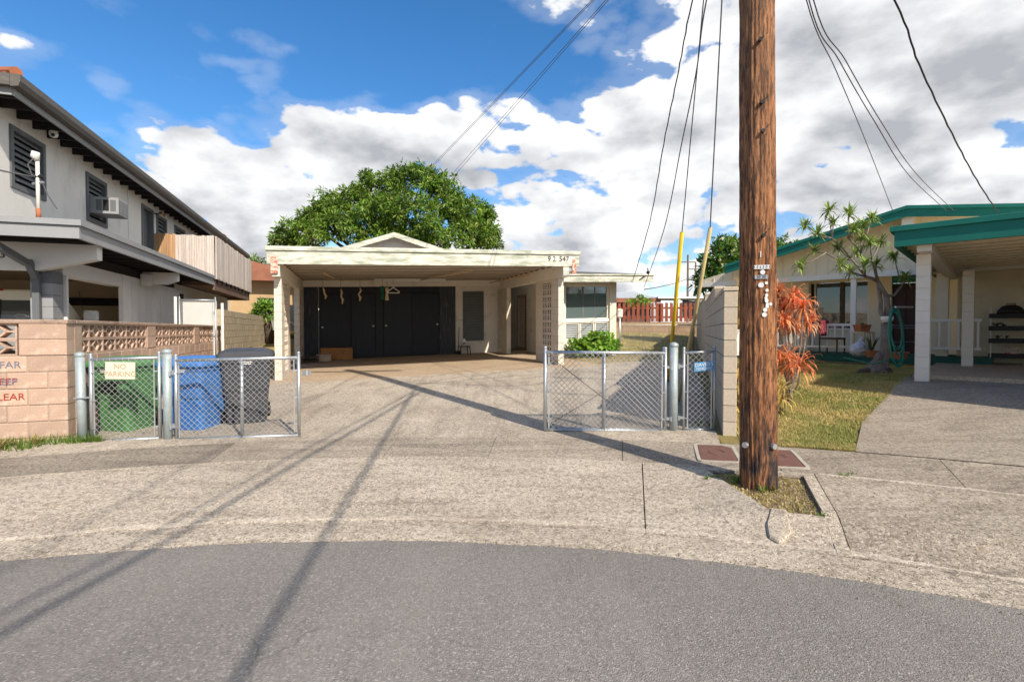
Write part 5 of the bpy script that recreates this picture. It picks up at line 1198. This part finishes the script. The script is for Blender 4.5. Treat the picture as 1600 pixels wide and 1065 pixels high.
part('top', MB().box(-.22,.22,-.16,.16,.58,.62), M['batten'], ts); part('shelf', MB().box(-.19,.19,-.13,.13,.2,.23), M['batten'], ts)
for sx in (-1,1):
    for sy in (-1,1): part('leg', MB().box(sx*.19-.02, sx*.19+.02, sy*.13-.02, sy*.13+.02, 0, .58), M['batten'], ts)
o = empty('planter', at(1347, 500, 13.3), .4, 'long terracotta planter on the wooden plant stand', 'planter'); o.location.z = pz + .622
part('trough', MB().loft([rr(.34,.18,.02,0), rr(.42,.22,.02,.15), rr(.44,.24,.02,.16), rr(.44,.24,.02,.18)]), M['terracotta'], o); part('plant', tufts(MB(), (0,0,.17), 16, .12, .03, 1, .3, 1, 5), M['potplant'], o, fix=False)
o = empty('plastic_bag', at(1343, 552, 13.0), 0, 'white plastic bag slumped on the porch floor', 'bag'); o.location.z = pz
mb = MB().sphere((0,0,.18), .22, 12, 9, 1.1, .8, .85); mb.v = [(x + rng.uniform(-.02,.02), y + rng.uniform(-.02,.02), max(0, z + rng.uniform(-.02,.02))) for x, y, z in mb.v]
part('body', mb, M['bag'], o); part('knot', MB().tube([(0,0,.34),(.03,0,.42),(.07,.02,.45)], [.07,.03,.05], 8), M['bag'], o)
for lab, px, Y, rad, n, L in (('terracotta pot with a spiky plant on the porch edge', 1362, 12.6, .14, 22, .55), ('wide terracotta bowl by the front door', 1403, 11.9, .21, 14, .22)):
    o = empty('flower_pot', at(px, 550, Y), 0, lab, 'flower pot'); o.location.z = pz
    part('pot', MB().tube([(0,0,0),(0,0,.12),(0,0,.125),(0,0,.16)], [rad*.72, rad*.95, rad*1.06, rad*1.06], 16), M['terracotta'], o); part('plant', tufts(MB(), (0,0,.15), n, L, .03, 1.8, .2, .8, px), M['potplant'], o, fix=False)
o = empty('porch_chair', at(1300, 540, 14.6), .6, 'dark red folding chair behind the porch railing', 'chair'); o.location.z = pz
part('seat', MB().box(-.25,.25,-.25,.25,.40,.45), M['doorred'], o); part('backrest', MB().box(-.25,.25,.2,.25,.5,.95), mat('red_fabric', (.20,.03,.05), .8), o)
for sx in (-1,1):
    for sy in (-1,1): part('leg', MB().box(sx*.23-.015, sx*.23+.015, sy*.23-.015, sy*.23+.015, 0, .40 if sy < 0 else .5), M['black'], o)
mbx = empty('mailbox', (3.72, 8.2, rightz(3.72, 8.2)), R(-8), 'white mailbox on a post between the stepped wall and the pole', 'mailbox')
part('box', MB().prism([(-.19,.78),(.19,.78),(.19,1.02),(.15,1.10),(.07,1.145),(-.07,1.145),(-.15,1.10),(-.19,1.02)], -.22, .22), M['whiteplast'], mbx, bevel=.008); part('shelf', MB().box(-.22,.22,-.24,.24,.74,.776), M['whiteplast'], mbx); part('post', MB().box(-.05,.05,-.05,.05,0,.74), M['creamrail'], mbx)
text_part('digits', '27', .075, M['ink'], None, (0,0,0), (1,0,0), (0,0,1), thick=.002).parent = mbx
bpy.data.objects['digits'].location = (-.10, -.2225, .84)

# ---------------------------------------------------------------- beyond the yard
def lot(x, y): return lotz(x, y)
# red picket fence on a low retaining wall
FZ = 1.95
rf = empty('picket_fence', (8.1, 28, FZ), R(-4), 'red stained picket fence on a low wall behind the yard', 'fence')
for k in range(26):
    x = -3.3 + k*.255
    part('picket', MB().prism([(x, .02), (x + .15, .02), (x + .15, 1.02 + rng.uniform(-.03,.03)), (x + .02, 1.05 + rng.uniform(-.03,.03)), (x, 1.0)], (0 if k % 2 else .02), .03 + (0 if k % 2 else .02)), M['redfence'], rf)
for z in (.22, .72): part('rail', MB().box(-3.4, 3.4, .052, .10, z, z + .09), M['redfence'], rf)
for x in (-3.2, 0, 3.2): part('post', MB().box(x - .05, x + .05, .10, .20, -.3, 1.05), M['redfence'], rf)
wlr = empty('retaining_wall', (8.1, 27.8, .6), R(-4), 'low tan retaining wall under the red picket fence', 'wall')
for c in range(5):
    for k in range(17):
        x = -3.5 + k*.41 + (.2 if c % 2 else 0); part('block', MB().box(x, x + .40, 0, .2, c*.27, c*.27 + .262), M['stonewall'], wlr)
part('backing', MB().box(-5.5, 3.6, .06, .4, -.5, 1.34), M['stonewall'], wlr)
# chain-link return with pale post by the house corner
cf = empty('chain_link_fence', (3.62, 17.2, .70), R(4), 'low rusty chain link fence beside the house corner', 'fence')
for x, h, m in ((0, 1.42, 'galv'), (2.55, 1.0, 'wood'), (2.9, 1.0, 'wood'), (4.2, 1.0, 'galv')): part('post', MB().tube([(x,0,-.2),(x,0,h)], .032, 8), M[m], cf, smooth=True)
part('bird_cap', MB().box(-.09,.09,-.06,.06,1.22,1.52), M['housewhite'], cf, bevel=.03); part('top_rail', MB().tube([(0,0,.98),(4.2,0,.98)], .022, 8), M['cmu'], cf, smooth=True)
mb = MB(); k = -.9
while k < 4.2:
    for sg in (1, -1):
        s0, s1 = max(0, k), min(4.2, k + .9)
        if s1 - s0 > .03:
            q0, q1 = s0 - k, s1 - k
            if sg < 0: q0, q1 = .9 - q0, .9 - q1
            mb.bar((s0, .004*sg, .05 + q0), (s1, .004*sg, .05 + q1), .004, .004, up=(0,1,0))
    k += .09
part('chain_mesh', mb, M['galv'], cf, fix=False, kind='stuff')
# house and awning behind the fence
bh = empty('house', (8, 34, 1.5), 0, 'low house with an orange edged roof behind the red fence', 'house')
part('wall', MB().box(-2.2, 1.2, 0, 5, -.5, 1.9), M['cablegrey'], bh); part('roof', MB().hexa([(-3,-.8,2.0),(1.6,-.8,2.0),(1.6,6,2.9),(-3,6,2.9),(-3,-.8,2.06),(1.6,-.8,2.06),(1.6,6,2.98),(-3,6,2.98)]), M['metalroof'], bh)
part('eave_board', MB().box(-3.02, 1.62, -.86, -.80, 1.80, 2.08), M['farroof'], bh); part('window', MB().box(-1.6, -.4, -.02, .0, .6, 1.4), M['glass'], bh); part('post', MB().box(1.3, 1.42, -.7, -.58, -.5, 1.8), M['cmuw'], bh)
aw = empty('awning', (11, 33, 1.3), 0, 'pale flat metal awning on posts with dark tarp behind the red fence', 'awning')
part('roof_sheet', MB().box(-1.6, 3.4, 0, 3, 2.28, 2.36), M['metalroof'], aw); part('frame_rail', MB().tube([(-1.6,-.05,2.26),(3.4,-.05,2.26)], .05, 8), M['galv'], aw)
for x in (-.25, 3.0): part('post', MB().box(x - .07, x + .07, -.05, .08, 0, 2.25), M['whiteplast'], aw)
mb = MB(); vs = []; fs = []
for i in range(11):
    for j in range(6): vs.append((.0 + i*.32, .1 + .05*math.sin(i*1.7 + j), 2.15 - .12*math.sin(i*.314)*(j > 0) - j*.22 - .1*math.sin(i/10*3.14)))
for i in range(10):
    for j in range(5): fs.append((i*6+j, (i+1)*6+j, (i+1)*6+j+1, i*6+j+1))
tpo = part('tarp', mb.add(vs, fs), M['tarp'], aw, fix=False); tpo.modifiers.new('solid', 'SOLIDIFY').thickness = .02
for lab, px, y0, Y, r in (('far wooden utility pole with small crossarm', 1075, 398, 60, .17), ('far wooden utility pole right of the other one', 1087, 410, 66, .15)):
    P = at(px, y0, Y); o = empty('far_utility_pole', (P.x, Y, 0), 0, lab, 'pole', 'far utility poles')
    part('shaft', MB().tube([(0,0,-.2),(0,0,P.z)], [r, r*.7], 10), M['bark'], o); part('crossarm', MB().box(-.9,.9,-.06,.06,P.z - .9,P.z - .78), M['bark'], o)
wire(at(1007, 452, 26), at(1087, 428, 66), .25, .03, 'far wire sloping up to the distant poles', 'cablegrey')
# house with brown roof beyond the left wall
fh = empty('house', (-13.2, 27, 1.0), R(18), 'orange tan house with a brown red roof beyond the left wall', 'house')
part('wall', MB().box(-4, 1.5, 0, 5, -1, 3.2), M['farwall'], fh); part('roof', MB().prism([(-5,3.05),(2.8,3.05),(2.8,3.25),(-1,4.2),(-5,3.4)], -.8, 6), M['farroof'], fh); part('window', MB().box(-.2,.9,-.03,.0,1.2,2.2), M['glass'], fh)
tp = empty('tent', (-11.6, 23.5, 1.2), 0, 'grey tarp shelter beyond the tan wall', 'shelter')
part('cover', MB().prism([(-1.5,.3),(-1.3,.55),(.5,1.5),(1.6,1.45),(1.9,.3)], 0, 2), M['greyfascia'], tp); part('frame', MB().tube([(-1.5,-.05,.3),(.5,-.05,1.52),(1.9,-.05,.3)], .04, 6), M['galv'], tp)
# ---------------------------------------------------------------- vegetation
from mathutils import noise as mnoise
def leaf(mb, p, d, nrm, l, w):
    d = Vector(d).normalized(); s = d.cross(Vector(nrm))
    s = s.normalized() if s.length > 1e-3 else Vector((1,0,0)); p = Vector(p); nn = s.cross(d)
    m = p + d*l*.5 + nn*l*.06
    mb.add([p, m + s*w*.5, p + d*l, m - s*w*.5], [(0,1,2,3)])
def rdir(r):
    while True:
        v = Vector((r.uniform(-1,1), r.uniform(-1,1), r.uniform(-1,1)))
        if .05 < v.length < 1: return v.normalized()
def sub_lobes(lobes, r):
    out = []
    for c, rad in lobes:
        c = Vector(c); out.append((c, rad*.5))
        for i in range(int(8 + rad*6)):
            v = rdir(r)
            if v.z < -.4: v.z = -v.z
            out.append((c + Vector((v.x, v.y, v.z*.9))*rad*r.uniform(.72,1.0), rad*.14 + r.uniform(.18,.36)))
    return out
def crown(mb, lobes, per, L, W, seed, droop=.6, cluster=9, fill=.18, clump=False):
    r = random.Random(seed)
    for (c, rad) in (sub_lobes(lobes, r) if clump else lobes):
        c = Vector(c); n = int(per * rad * rad)
        for i in range(n):
            v = rdir(r)
            if v.z < -.55: v.z = -v.z
            k = rad * (r.uniform(.80, 1.06) if r.random() > fill else r.uniform(.3, .8)); k *= 1 + .16*math.sin(v.x*7 + c.x) * math.sin(v.z*6 + c.y) + .1*math.sin(v.y*11)
            q = c + Vector((v.x*k, v.y*k, v.z*k*.85))
            for j in range(cluster):
                a = rdir(r); d = (a + v*.55 + Vector((0,0,-droop))).normalized()
                leaf(mb, q + a*L*.15, d, (v + rdir(r)*.6 + Vector((0,0,.5))), L*r.uniform(.7,1.2), W*r.uniform(.8,1.2))
    return mb
mt = empty('mango_tree', at(610, 500, 32) * 1.0, 0, 'large round mango tree behind the carport house', 'tree'); mt.location.z = .6
lobes = []
for px, py, rp, dy in ((466,372,27,0),(450,385,20,1),(487,352,20,.5),(512,325,24,1),(500,345,22,.5),(548,322,27,0),(580,312,28,1),(612,300,27,.5),(640,288,26,1),(668,283,24,.5),(690,300,26,0),(668,310,30,.2),(590,340,36,-1.5),(540,352,32,-1),(638,335,38,-1.5),(700,342,34,-1),(728,335,26,.5),(748,350,24,0),(760,375,22,-.5),(732,372,32,-1),(690,378,40,-2),(500,376,32,-1),(570,380,40,-2),(640,385,36,-1),(612,366,36,0),(745,392,28,0),(462,392,24,0),(575,280,7,1)):
    Y = 31 + dy; lobes.append((at(px, py, Y), rp * Y / 800 * 1.02))
part('crown', crown(MB(), lobes, 52, .34, .10, 3, .55, 8, .08, True), M['mango'], mt, W=True, fix=False, kind='stuff')
tb = Vector((mt.location.x, 32, .4)); mb = MB().tube([tb, tb + Vector((.1,0,2.0)), tb + Vector((0,.1,3.6))], [.5,.4,.34], 12)
part('trunk', mb, M['barkd'], mt, W=True, smooth=True)
for (c, rad) in lobes[::2]:
    s = tb + Vector((0,.1,3.4)); part('limb', MB().tube([s, s.lerp(c, .5) + Vector((0,0,.4)), c], [.2,.12,.05], 7), M['barkd'], mt, W=True, smooth=True)
def simple_tree(name, label, base, lobes, m, per, L, W, seed, group=None, trunk='barkd', droop=.4, cluster=7, blossom=0):
    o = empty(name, base, 0, label, 'tree', group)
    part('crown', crown(MB(), lobes, per, L, W, seed, droop, cluster), M[m], o, W=True, fix=False, kind='stuff')
    b = Vector(base)
    top = sum((Vector(c) for c, _ in lobes), Vector()) / len(lobes)
    part('trunk', MB().tube([b, b.lerp(top, .5), top], [.22,.16,.08], 9), M[trunk], o, W=True, smooth=True)
    for c, rad in lobes: part('limb', MB().tube([b.lerp(top, .45), b.lerp(top, .5).lerp(Vector(c), .6), Vector(c)], [.09,.06,.03], 6), M[trunk], o, W=True, smooth=True)
    if blossom:
        r = random.Random(seed); mb = MB()
        for i in range(blossom):
            c, rad = r.choice(lobes); v = rdir(r); v.z = abs(v.z); v.y = -abs(v.y); q = Vector(c) + v*rad*1.02
            for j in range(5): leaf(mb, q, rdir(r) + v, v, .13, .09)
        part('blossoms', mb, M['blossom'], o, W=True, fix=False, kind='stuff')
    return o
pl = [(at(px, py, 21), rp*21/800) for px, py, rp in ((1128,398,24),(1150,400,24),(1120,430,26),(1145,440,30),(1100,445,16),(1170,410,26),(1112,415,16),(1190,395,14))]
simple_tree('plumeria_tree', 'leafy plumeria tree with cream flowers behind the stepped wall', (9.0, 21, .7), pl, 'plumeria', 120, .38, .12, 5, blossom=60, droop=.1)
simple_tree('leafy_tree', 'green tree top showing over the teal green eave', (15.2, 30, .7), [(at(1215, 392, 30), .9), (at(1238, 392, 30), .55)], 'plumeria', 120, .30, .1, 6)
simple_tree('leafy_tree', 'dark green tree between the reed screen and the carport', (-14.2, 33, .5), [(at(412, 445, 32), 1.3), (at(400, 420, 33), .8), (at(425, 425, 32), .7), (at(408, 475, 31), 1.1), (at(430, 460, 31), 1.0), (at(392, 418, 34), .5)], 'plumeria', 70, .34, .10, 8)
simple_tree('leafy_shrub', 'bright green shrub showing over the tan wall', (-10.3, 21.8, .8), [(at(414, 488, 21.5), .42), (at(420, 482, 21.5), .25)], 'bush', 260, .26, .08, 9)
o = empty('leafy_shrub', H(9.3, 2.25, -.15), 0, 'bright green shrub under the wing window', 'shrub')
bl = [(H(a, 2.25, c), r) for a, c, r in ((8.55,.30,.28),(8.85,.26,.26),(9.25,.42,.34),(9.55,.48,.28),(9.15,.55,.24),(9.75,.34,.24),(9.95,.24,.18),(9.45,.20,.3))]
part('foliage', crown(MB(), bl, 420, .17, .10, 12, 0, 5), M['bush'], o, W=True, fix=False, kind='stuff')
for k in range(5): part('stem', MB().tube([H(9.25, 2.25, -.2), H(8.6 + k*.3, 2.25, .3)], .015, 5), M['barkd'], o, W=True)
o = empty('leafy_shrub', (7.1, 28.6, 1.9), 0, 'small green shrub top over the red picket fence', 'shrub')
part('foliage', crown(MB(), [(at(1000, 471, 28.6), .35), (at(985, 474, 28.6), .25), (at(1012, 473, 28.6), .22)], 260, .2, .09, 14, 0, 5), M['bush'], o, W=True, fix=False, kind='stuff')
part('stem', MB().tube([(7.1,28.6,1.2), (7.1,28.6,2.9)], .03, 5), M['barkd'], o, W=True)
# dracaena with bare forked limbs
db = Vector((7.62, 10.5, rightz(7.62, 10.5) - .03))
dr = empty('dracaena_tree', db, 0, 'branching dracaena tree with spiky leaf heads on the lawn', 'tree')
def dp(px, py, dy=0): return at(px, py, 10.5 + dy)
part('trunk', MB().tube([db, db + Vector((0,0,.12)), dp(1381, 560), dp(1384, 530), dp(1386, 505)], [.15,.105,.09,.085,.11], 12), M['bark'], dr, W=True, smooth=True)
part('root_flare', MB().sphere(db + Vector((0,0,.04)), .17, 10, 6, 1.1, .9, .9), M['barkd'], dr, W=True)
part('pot_in_fork', MB().tube([dp(1386, 503, -.15), dp(1386, 499, -.15), dp(1386, 494, -.15)], [.07,.11,.11], 12), M['whiteplast'], dr, W=True)
nd_i = dp(1372,440,.1); fork = dp(1386, 503); J1 = dp(1385, 462); J2 = dp(1376, 470, .1)
part('limb', MB().tube([fork, dp(1387, 480), J1], [.07,.055,.05], 8), M['bark'], dr, W=True, smooth=True)
part('limb', MB().tube([fork, dp(1376, 488), J2, nd_i], [.06,.042,.038,.034], 8), M['bark'], dr, W=True, smooth=True)
nodes = {'a': (1352,432,.05), 'b': (1330,405,.15), 'c': (1300,372,.2), 'd': (1345,395,-.2), 'e': (1362,405,-.05), 'f': (1325,372,-.15), 'g': (1290,395,-.1), 'h': (1409,446,0), 'i': (1372,440,.1)}
def nd(k): return dp(*nodes[k])
for s_, e_, r0, r1, bow in (('J', 'i', .045, .038, 0), ('i', 'a', .036, .028, .02), ('a', 'b', .026, .020, .02), ('b', 'c', .018, .014, .04), ('i', 'e', .030, .022, 0), ('a', 'd', .022, .017, 0), ('d', 'f', .017, .013, .03), ('b', 'g', .018, .014, -.08), ('J', 'h', .032, .024, -.10)):
    p, q = (J1 if s_ == 'J' else nd(s_)), nd(e_); part('limb', MB().tube([p, (p + q)/2 + Vector((0,0,bow)), q], [r0, (r0 + r1)/2, r1], 7), M['bark'], dr, W=True, smooth=True)
tips = [(1295,326,.3,'c'),(1327,333,-.1,'f'),(1258,352,.2,'c'),(1276,364,-.3,'c'),(1250,414,-.2,'g'),(1302,348,.3,'c'),(1332,358,-.3,'f'),(1310,386,.3,'b'),(1346,372,.0,'d'),(1362,340,.2,'d'),(1360,378,-.3,'e'),(1338,396,.4,'b'),(1314,413,-.3,'a'),(1328,424,.3,'a'),(1376,378,.3,'e'),(1352,410,-.4,'a'),(1368,412,.3,'i'),(1397,400,.1,'h'),(1414,432,-.1,'h'),(1350,352,-.2,'f'),(1272,390,.3,'g')]
mb = MB(); r = random.Random(4)
for i, (px, py, dy, k_) in enumerate(tips):
    tip = dp(px, py, dy); st = nd(k_)
    part('branch', MB().tube([st, st.lerp(tip, .5) + Vector((0,0,-.035)), tip], [.014,.012,.010], 6), M['bark'], dr, W=True, smooth=True)
    for k in range(54):
        a = r.uniform(0, 6.283); e = r.uniform(-.5, 1.5); d = Vector((math.cos(a), math.sin(a), e)).normalized(); l = r.uniform(.16,.29); s = d.cross(Vector((0,0,1))).normalized(); w = .030
        p0 = tip + Vector((0,0,r.uniform(-.08,.03))); p1 = p0 + d*l*.55; p2 = p0 + d*l + Vector((0,0,-.05*(1.2 - e)))
        mb.add([p0 - s*w*.4, p0 + s*w*.4, p1 + s*w*.5, p1 - s*w*.5, p2], [(0,1,2,3),(3,2,4)])
part('foliage', mb, M['dracaena'], dr, W=True, fix=False, kind='stuff')
sp = empty('tree_stump', dp(1364, 592, -.05), 0, 'gnarled dead stump beside the dracaena trunk', 'stump'); sp.location.z = db.z
mb = MB(); rings = []
for i, (z, rad) in enumerate(((0,.20),(.06,.19),(.14,.15),(.22,.12),(.30,.08),(.42,.055),(.46,.02))):
    rings.append([(rad*math.cos(k*.5236)*(1 + .25*math.sin(k*2.3 + i)) + .02*i, rad*math.sin(k*.5236)*(1 + .2*math.sin(k*1.7 + i*2)), z + rng.uniform(-.015,.015)) for k in range(12)])
part('wood', mb.loft(rings), M['bark'], sp); part('root', MB().tube([(-.1,0,.06),(-.3,-.05,.05),(-.42,-.05,.0)], [.09,.07,.03], 8), M['barkd'], sp)
# ti plants
def ti(label, heads, Y, base_px, m, seed, n=95, L=.27):
    b0 = at(base_px, 560, Y); b0.z = rightz(b0.x, b0.y) - .02
    o = empty('ti_plant', b0, 0, label, 'shrub', 'ti plants by the lawn edge'); r = random.Random(seed); mb = MB()
    for px, py, dy in heads:
        c = at(px, py, Y + dy); part('cane', MB().tube([b0, b0.lerp(c, .6) + Vector((.05,0,-.05)), c], .014, 5), M['bark'], o, W=True)
        for k in range(n):
            a = r.uniform(0, 6.283); e = r.uniform(-.5, 1.0); d = Vector((math.cos(a), math.sin(a), e)).normalized(); l = L*r.uniform(.6, 1.1); s = d.cross(Vector((0,0,1))).normalized(); w = .024
            p0 = c + Vector((0,0,r.uniform(-.12,.08))); p1 = p0 + d*l*.5; p2 = p0 + d*l*.85 + Vector((0,0,-.10*l*(1.6 - e))); p3 = p0 + d*l + Vector((0,0,-.30*l*(1.6 - e)))
            mb.add([p0 - s*w*.3, p0 + s*w*.3, p1 + s*w*.5, p1 - s*w*.5, p2 + s*w*.4, p2 - s*w*.4, p3], [(0,1,2,3),(3,2,4,5),(5,4,6)])
    part('foliage', mb, M[m], o, W=True, fix=False, kind='stuff'); return o
ti('orange red ti plant right of the pole', [(1240,462,0),(1225,480,.2),(1255,478,-.2),(1238,505,.1),(1262,500,.1),(1222,500,-.1),(1215,455,.3),(1205,470,.2)], 8.5, 1235, 'ti', 21)
ti('low drooping orange ti plant under the red one', [(1232,560,0),(1250,568,-.2),(1218,556,.1)], 7.9, 1232, 'ti', 22, 50, .34)
ti('golden ti plant between the stepped wall and the pole', [(1160,450,0),(1150,475,.2),(1165,490,-.1),(1155,505,.1)], 8.8, 1160, 'ti_dry', 23)
o = ti('dry straw coloured grass clump right of the pole foot', [(1222,612,0),(1212,625,.1)], 7.3, 1220, 'ti_dry', 24, 50, .30)
o = ti('dry yellow clump between the stepped wall and the pole', [(1152,592,0),(1158,612,.1),(1150,630,0)], 7.6, 1153, 'ti_dry', 25, 60, .26)
# grass
def blades(name, pts, h, m, w=.010, seed=1, kind='stuff', **kw):
    r = random.Random(seed); mb = MB()
    for (x, y, z) in pts:
        a = r.uniform(0, 6.283); l = h*r.uniform(.5, 1.3); lean = l*r.uniform(.1,.9); s = Vector((math.cos(a+1.57), math.sin(a+1.57), 0))*w*.5; p = Vector((x, y, z))
        mb.add([p - s, p + s, p + Vector((math.cos(a)*lean, math.sin(a)*lean, l))], [(0,1,2)])
    return part(name, mb, M[m], fix=False, kind=kind, **kw)
r = random.Random(11); pts = []
def on_drive(x, y):
    # inside the neighbour's driveway?
    dx, dy = x - 3.80, y - 5.86; return dx*.694 + dy*.72 > -9 and (dx*.72 - dy*.694) > .03 + .19*max(0, 1 - (rphi(x, y)[0] - 11)/1.2)
while len(pts) < 120000:
    p = r.uniform(18.3, 45); rr_ = 11.02 + 9*r.random()**1.6; x, y = pol(p, rr_)
    u = (x - 2.59) - .344*(y - 6.27)
    if u < .19 or on_drive(x, y): continue
    if y > 17: continue
    q_ = mnoise.noise(Vector((x*1.6, y*1.6, 0))) + .5*mnoise.noise(Vector((x*5, y*5, 3)))
    if q_ < r.uniform(-.75, .1): continue
    pts.append((x, y, rightz(x, y)))
blades('lawn_grass', pts, .032, 'blades', .009, 12, label='short dry and green grass covering the front lawn', cat='grass')
pts = []
while len(pts) < 9000:
    p = r.uniform(4, 18.4); x, y = pol(p, r.uniform(19, 33)); a_, b_ = hab(x, y)
    if a_ < 10.6 or b_ < 3: continue
    pts.append((x, y, lotz(x, y) - .012))
blades('yard_grass', pts, .08, 'blades', .02, 13, label='dry grass in the yard behind the house corner', cat='grass')
# weeds
pts = []
for k in range(900):
    x = r.uniform(-6.6, -4.98); t = (x + 6.6)/1.6; yl = 6.27 + (x + 5.45)*.325 - .05 if x < -5.45 else 6.2; y = yl - r.random()**1.5 * (.42 if x < -5.5 else .2*max(0, (-4.95 - x)/.5))
    rr_, p = rphi(x, y); pts.append((x, y, walkz(rr_, p)))
blades('weeds', pts, .12, 'weed', .016, 31, label='green weeds along the foot of the salmon wall', cat='weeds')
for wl_, x, y in (('second from the left', -5.93, 5.95), ('leftmost', -6.15, 5.85), ('rightmost', -5.66, 6.04), ('frontmost', -5.85, 5.80)):
    rr_, p = rphi(x, y); o = part('yellow_weed', tufts(MB(), (x, y, walkz(rr_, p)), 34, .20, .035, 1.4, .4, .9, int(x*-50)), M['weed_y'], W=True, fix=False, label='yellowing leafy weed at the foot of the salmon wall, ' + wl_, cat='weed', group='yellow weeds')
for lab, px, py, n, L in (('grass tuft under the narrow right gate', 1100, 676, 46, .20), ('grass tuft at the foot of the pole', 1203, 764, 40, .09), ('grass tuft in the pit corner left of the pole', 1152, 752, 60, .10), ('grass tuft in the pit at its right edge', 1277, 800, 26, .06), ('grass tuft growing in the sidewalk joint right of the pit', 1328, 748, 60, .07), ('green tuft in the pit behind the pole', 1120, 744, 60, .07)):
    z = .15; s = (py - 516)/(1.5 - z); P = Vector(((px-800)/s, 800/s, 0)); rr_, p = rphi(P.x, P.y); P.z = walkz(min(rr_, 11), p) - .01 if rr_ < 11 else lotz(P.x, P.y); mb = MB(); q = random.Random(px)
    for k in range(5): tufts(mb, P + Vector((q.uniform(-.10,.10), q.uniform(-.05,.05), 0)), n//5, L, .010, 1.6, .5, .8, px + k)
    part('grass_tuft', mb, M['weed'], W=True, fix=False, label=lab, cat='grass tuft')
pts = []
for k in range(1500):
    p = r.uniform(17.6, 21.4); lo = pit_lo(p) + .05; rr_ = r.uniform(lo, 9.96)
    if rr_ > lo: x, y = pol(p, rr_); pts.append((x, y, walkz(rr_, p) - .022))
blades('pit_litter', pts, .022, 'weed_y', .016, 41, label='dry grass and leaf litter in the planting pit', cat='litter')

# ---------------------------------------------------------------- house added outside the view on the right, shaped to shade the lawn
oh = empty('house', (9.05, 3.75, .1), math.atan2(.571, .821), 'plain cream house added unseen past the right edge of the view to shade the lawn', 'house')
part('wall', MB().box(0, 3.2, -2.6, 0, -.2, 5.6), M['stucco'], oh); part('roof', MB().prism([(0,5.6),(3.3,5.6),(3.3,5.7),(1.6,6.1),(0,5.7)], -2.8, .02), M['shingle'], oh)
for k in range(2):
    w = part('window', MB().box(-.02, -.002, -2.0, -.8, 1.4 + k*2.6, 2.5 + k*2.6), M['glass'], oh)
    for y in (-2.1, -.798): part('frame', MB().box(-.05, -.004, y, y + .098, 1.3 + k*2.6, 2.6 + k*2.6), M['greytrim'], w)

# broken kerb wedge beside the pit
P0 = [(1207, 812), (1232, 815), (1241, 836), (1222, 846), (1204, 838), (1200, 826)]
mb = MB(); pg = []
for px, py in P0:
    s = (py - 516) / 1.44; pg.append(((px - 800) / s, 800 / s))
n_ = len(pg)
vs = [(x, y, walkz(*rphi(x, y)) - .03) for x, y in pg] + [(x, y, walkz(*rphi(x, y)) + .030) for x, y in pg]
mb.add(vs, [tuple(range(n_-1, -1, -1)), tuple(range(n_, 2*n_))] + [(k, (k+1) % n_, (k+1) % n_ + n_, k + n_) for k in range(n_)])
part('broken_kerb_piece', mb, M['apron'], label='broken wedge of concrete at the kerb below the planting pit', cat='rubble', W=True, bevel=.01)

# grit and leaf crumbs gathered along the road edge
q = random.Random(77); mb = MB()
for k in range(1100):
    p = q.uniform(-32, 46); rr_ = R_ROAD + q.gauss(.02, .10); x, y = pol(p, rr_); z = max(walkz(rr_, p) + .006, .004); s = q.uniform(.002, .007)
    mb.add([(x + q.uniform(-s,s), y - s, z), (x + s, y + q.uniform(-s,s), z), (x - s, y + s*.6, z), (x, y, z + s*1.1)], [(0,1,3),(1,2,3),(2,0,3)])
part('kerb_grit', mb, M['soil'], fix=False, kind='stuff', label='loose grit and leaf crumbs along the road edge', cat='grit')
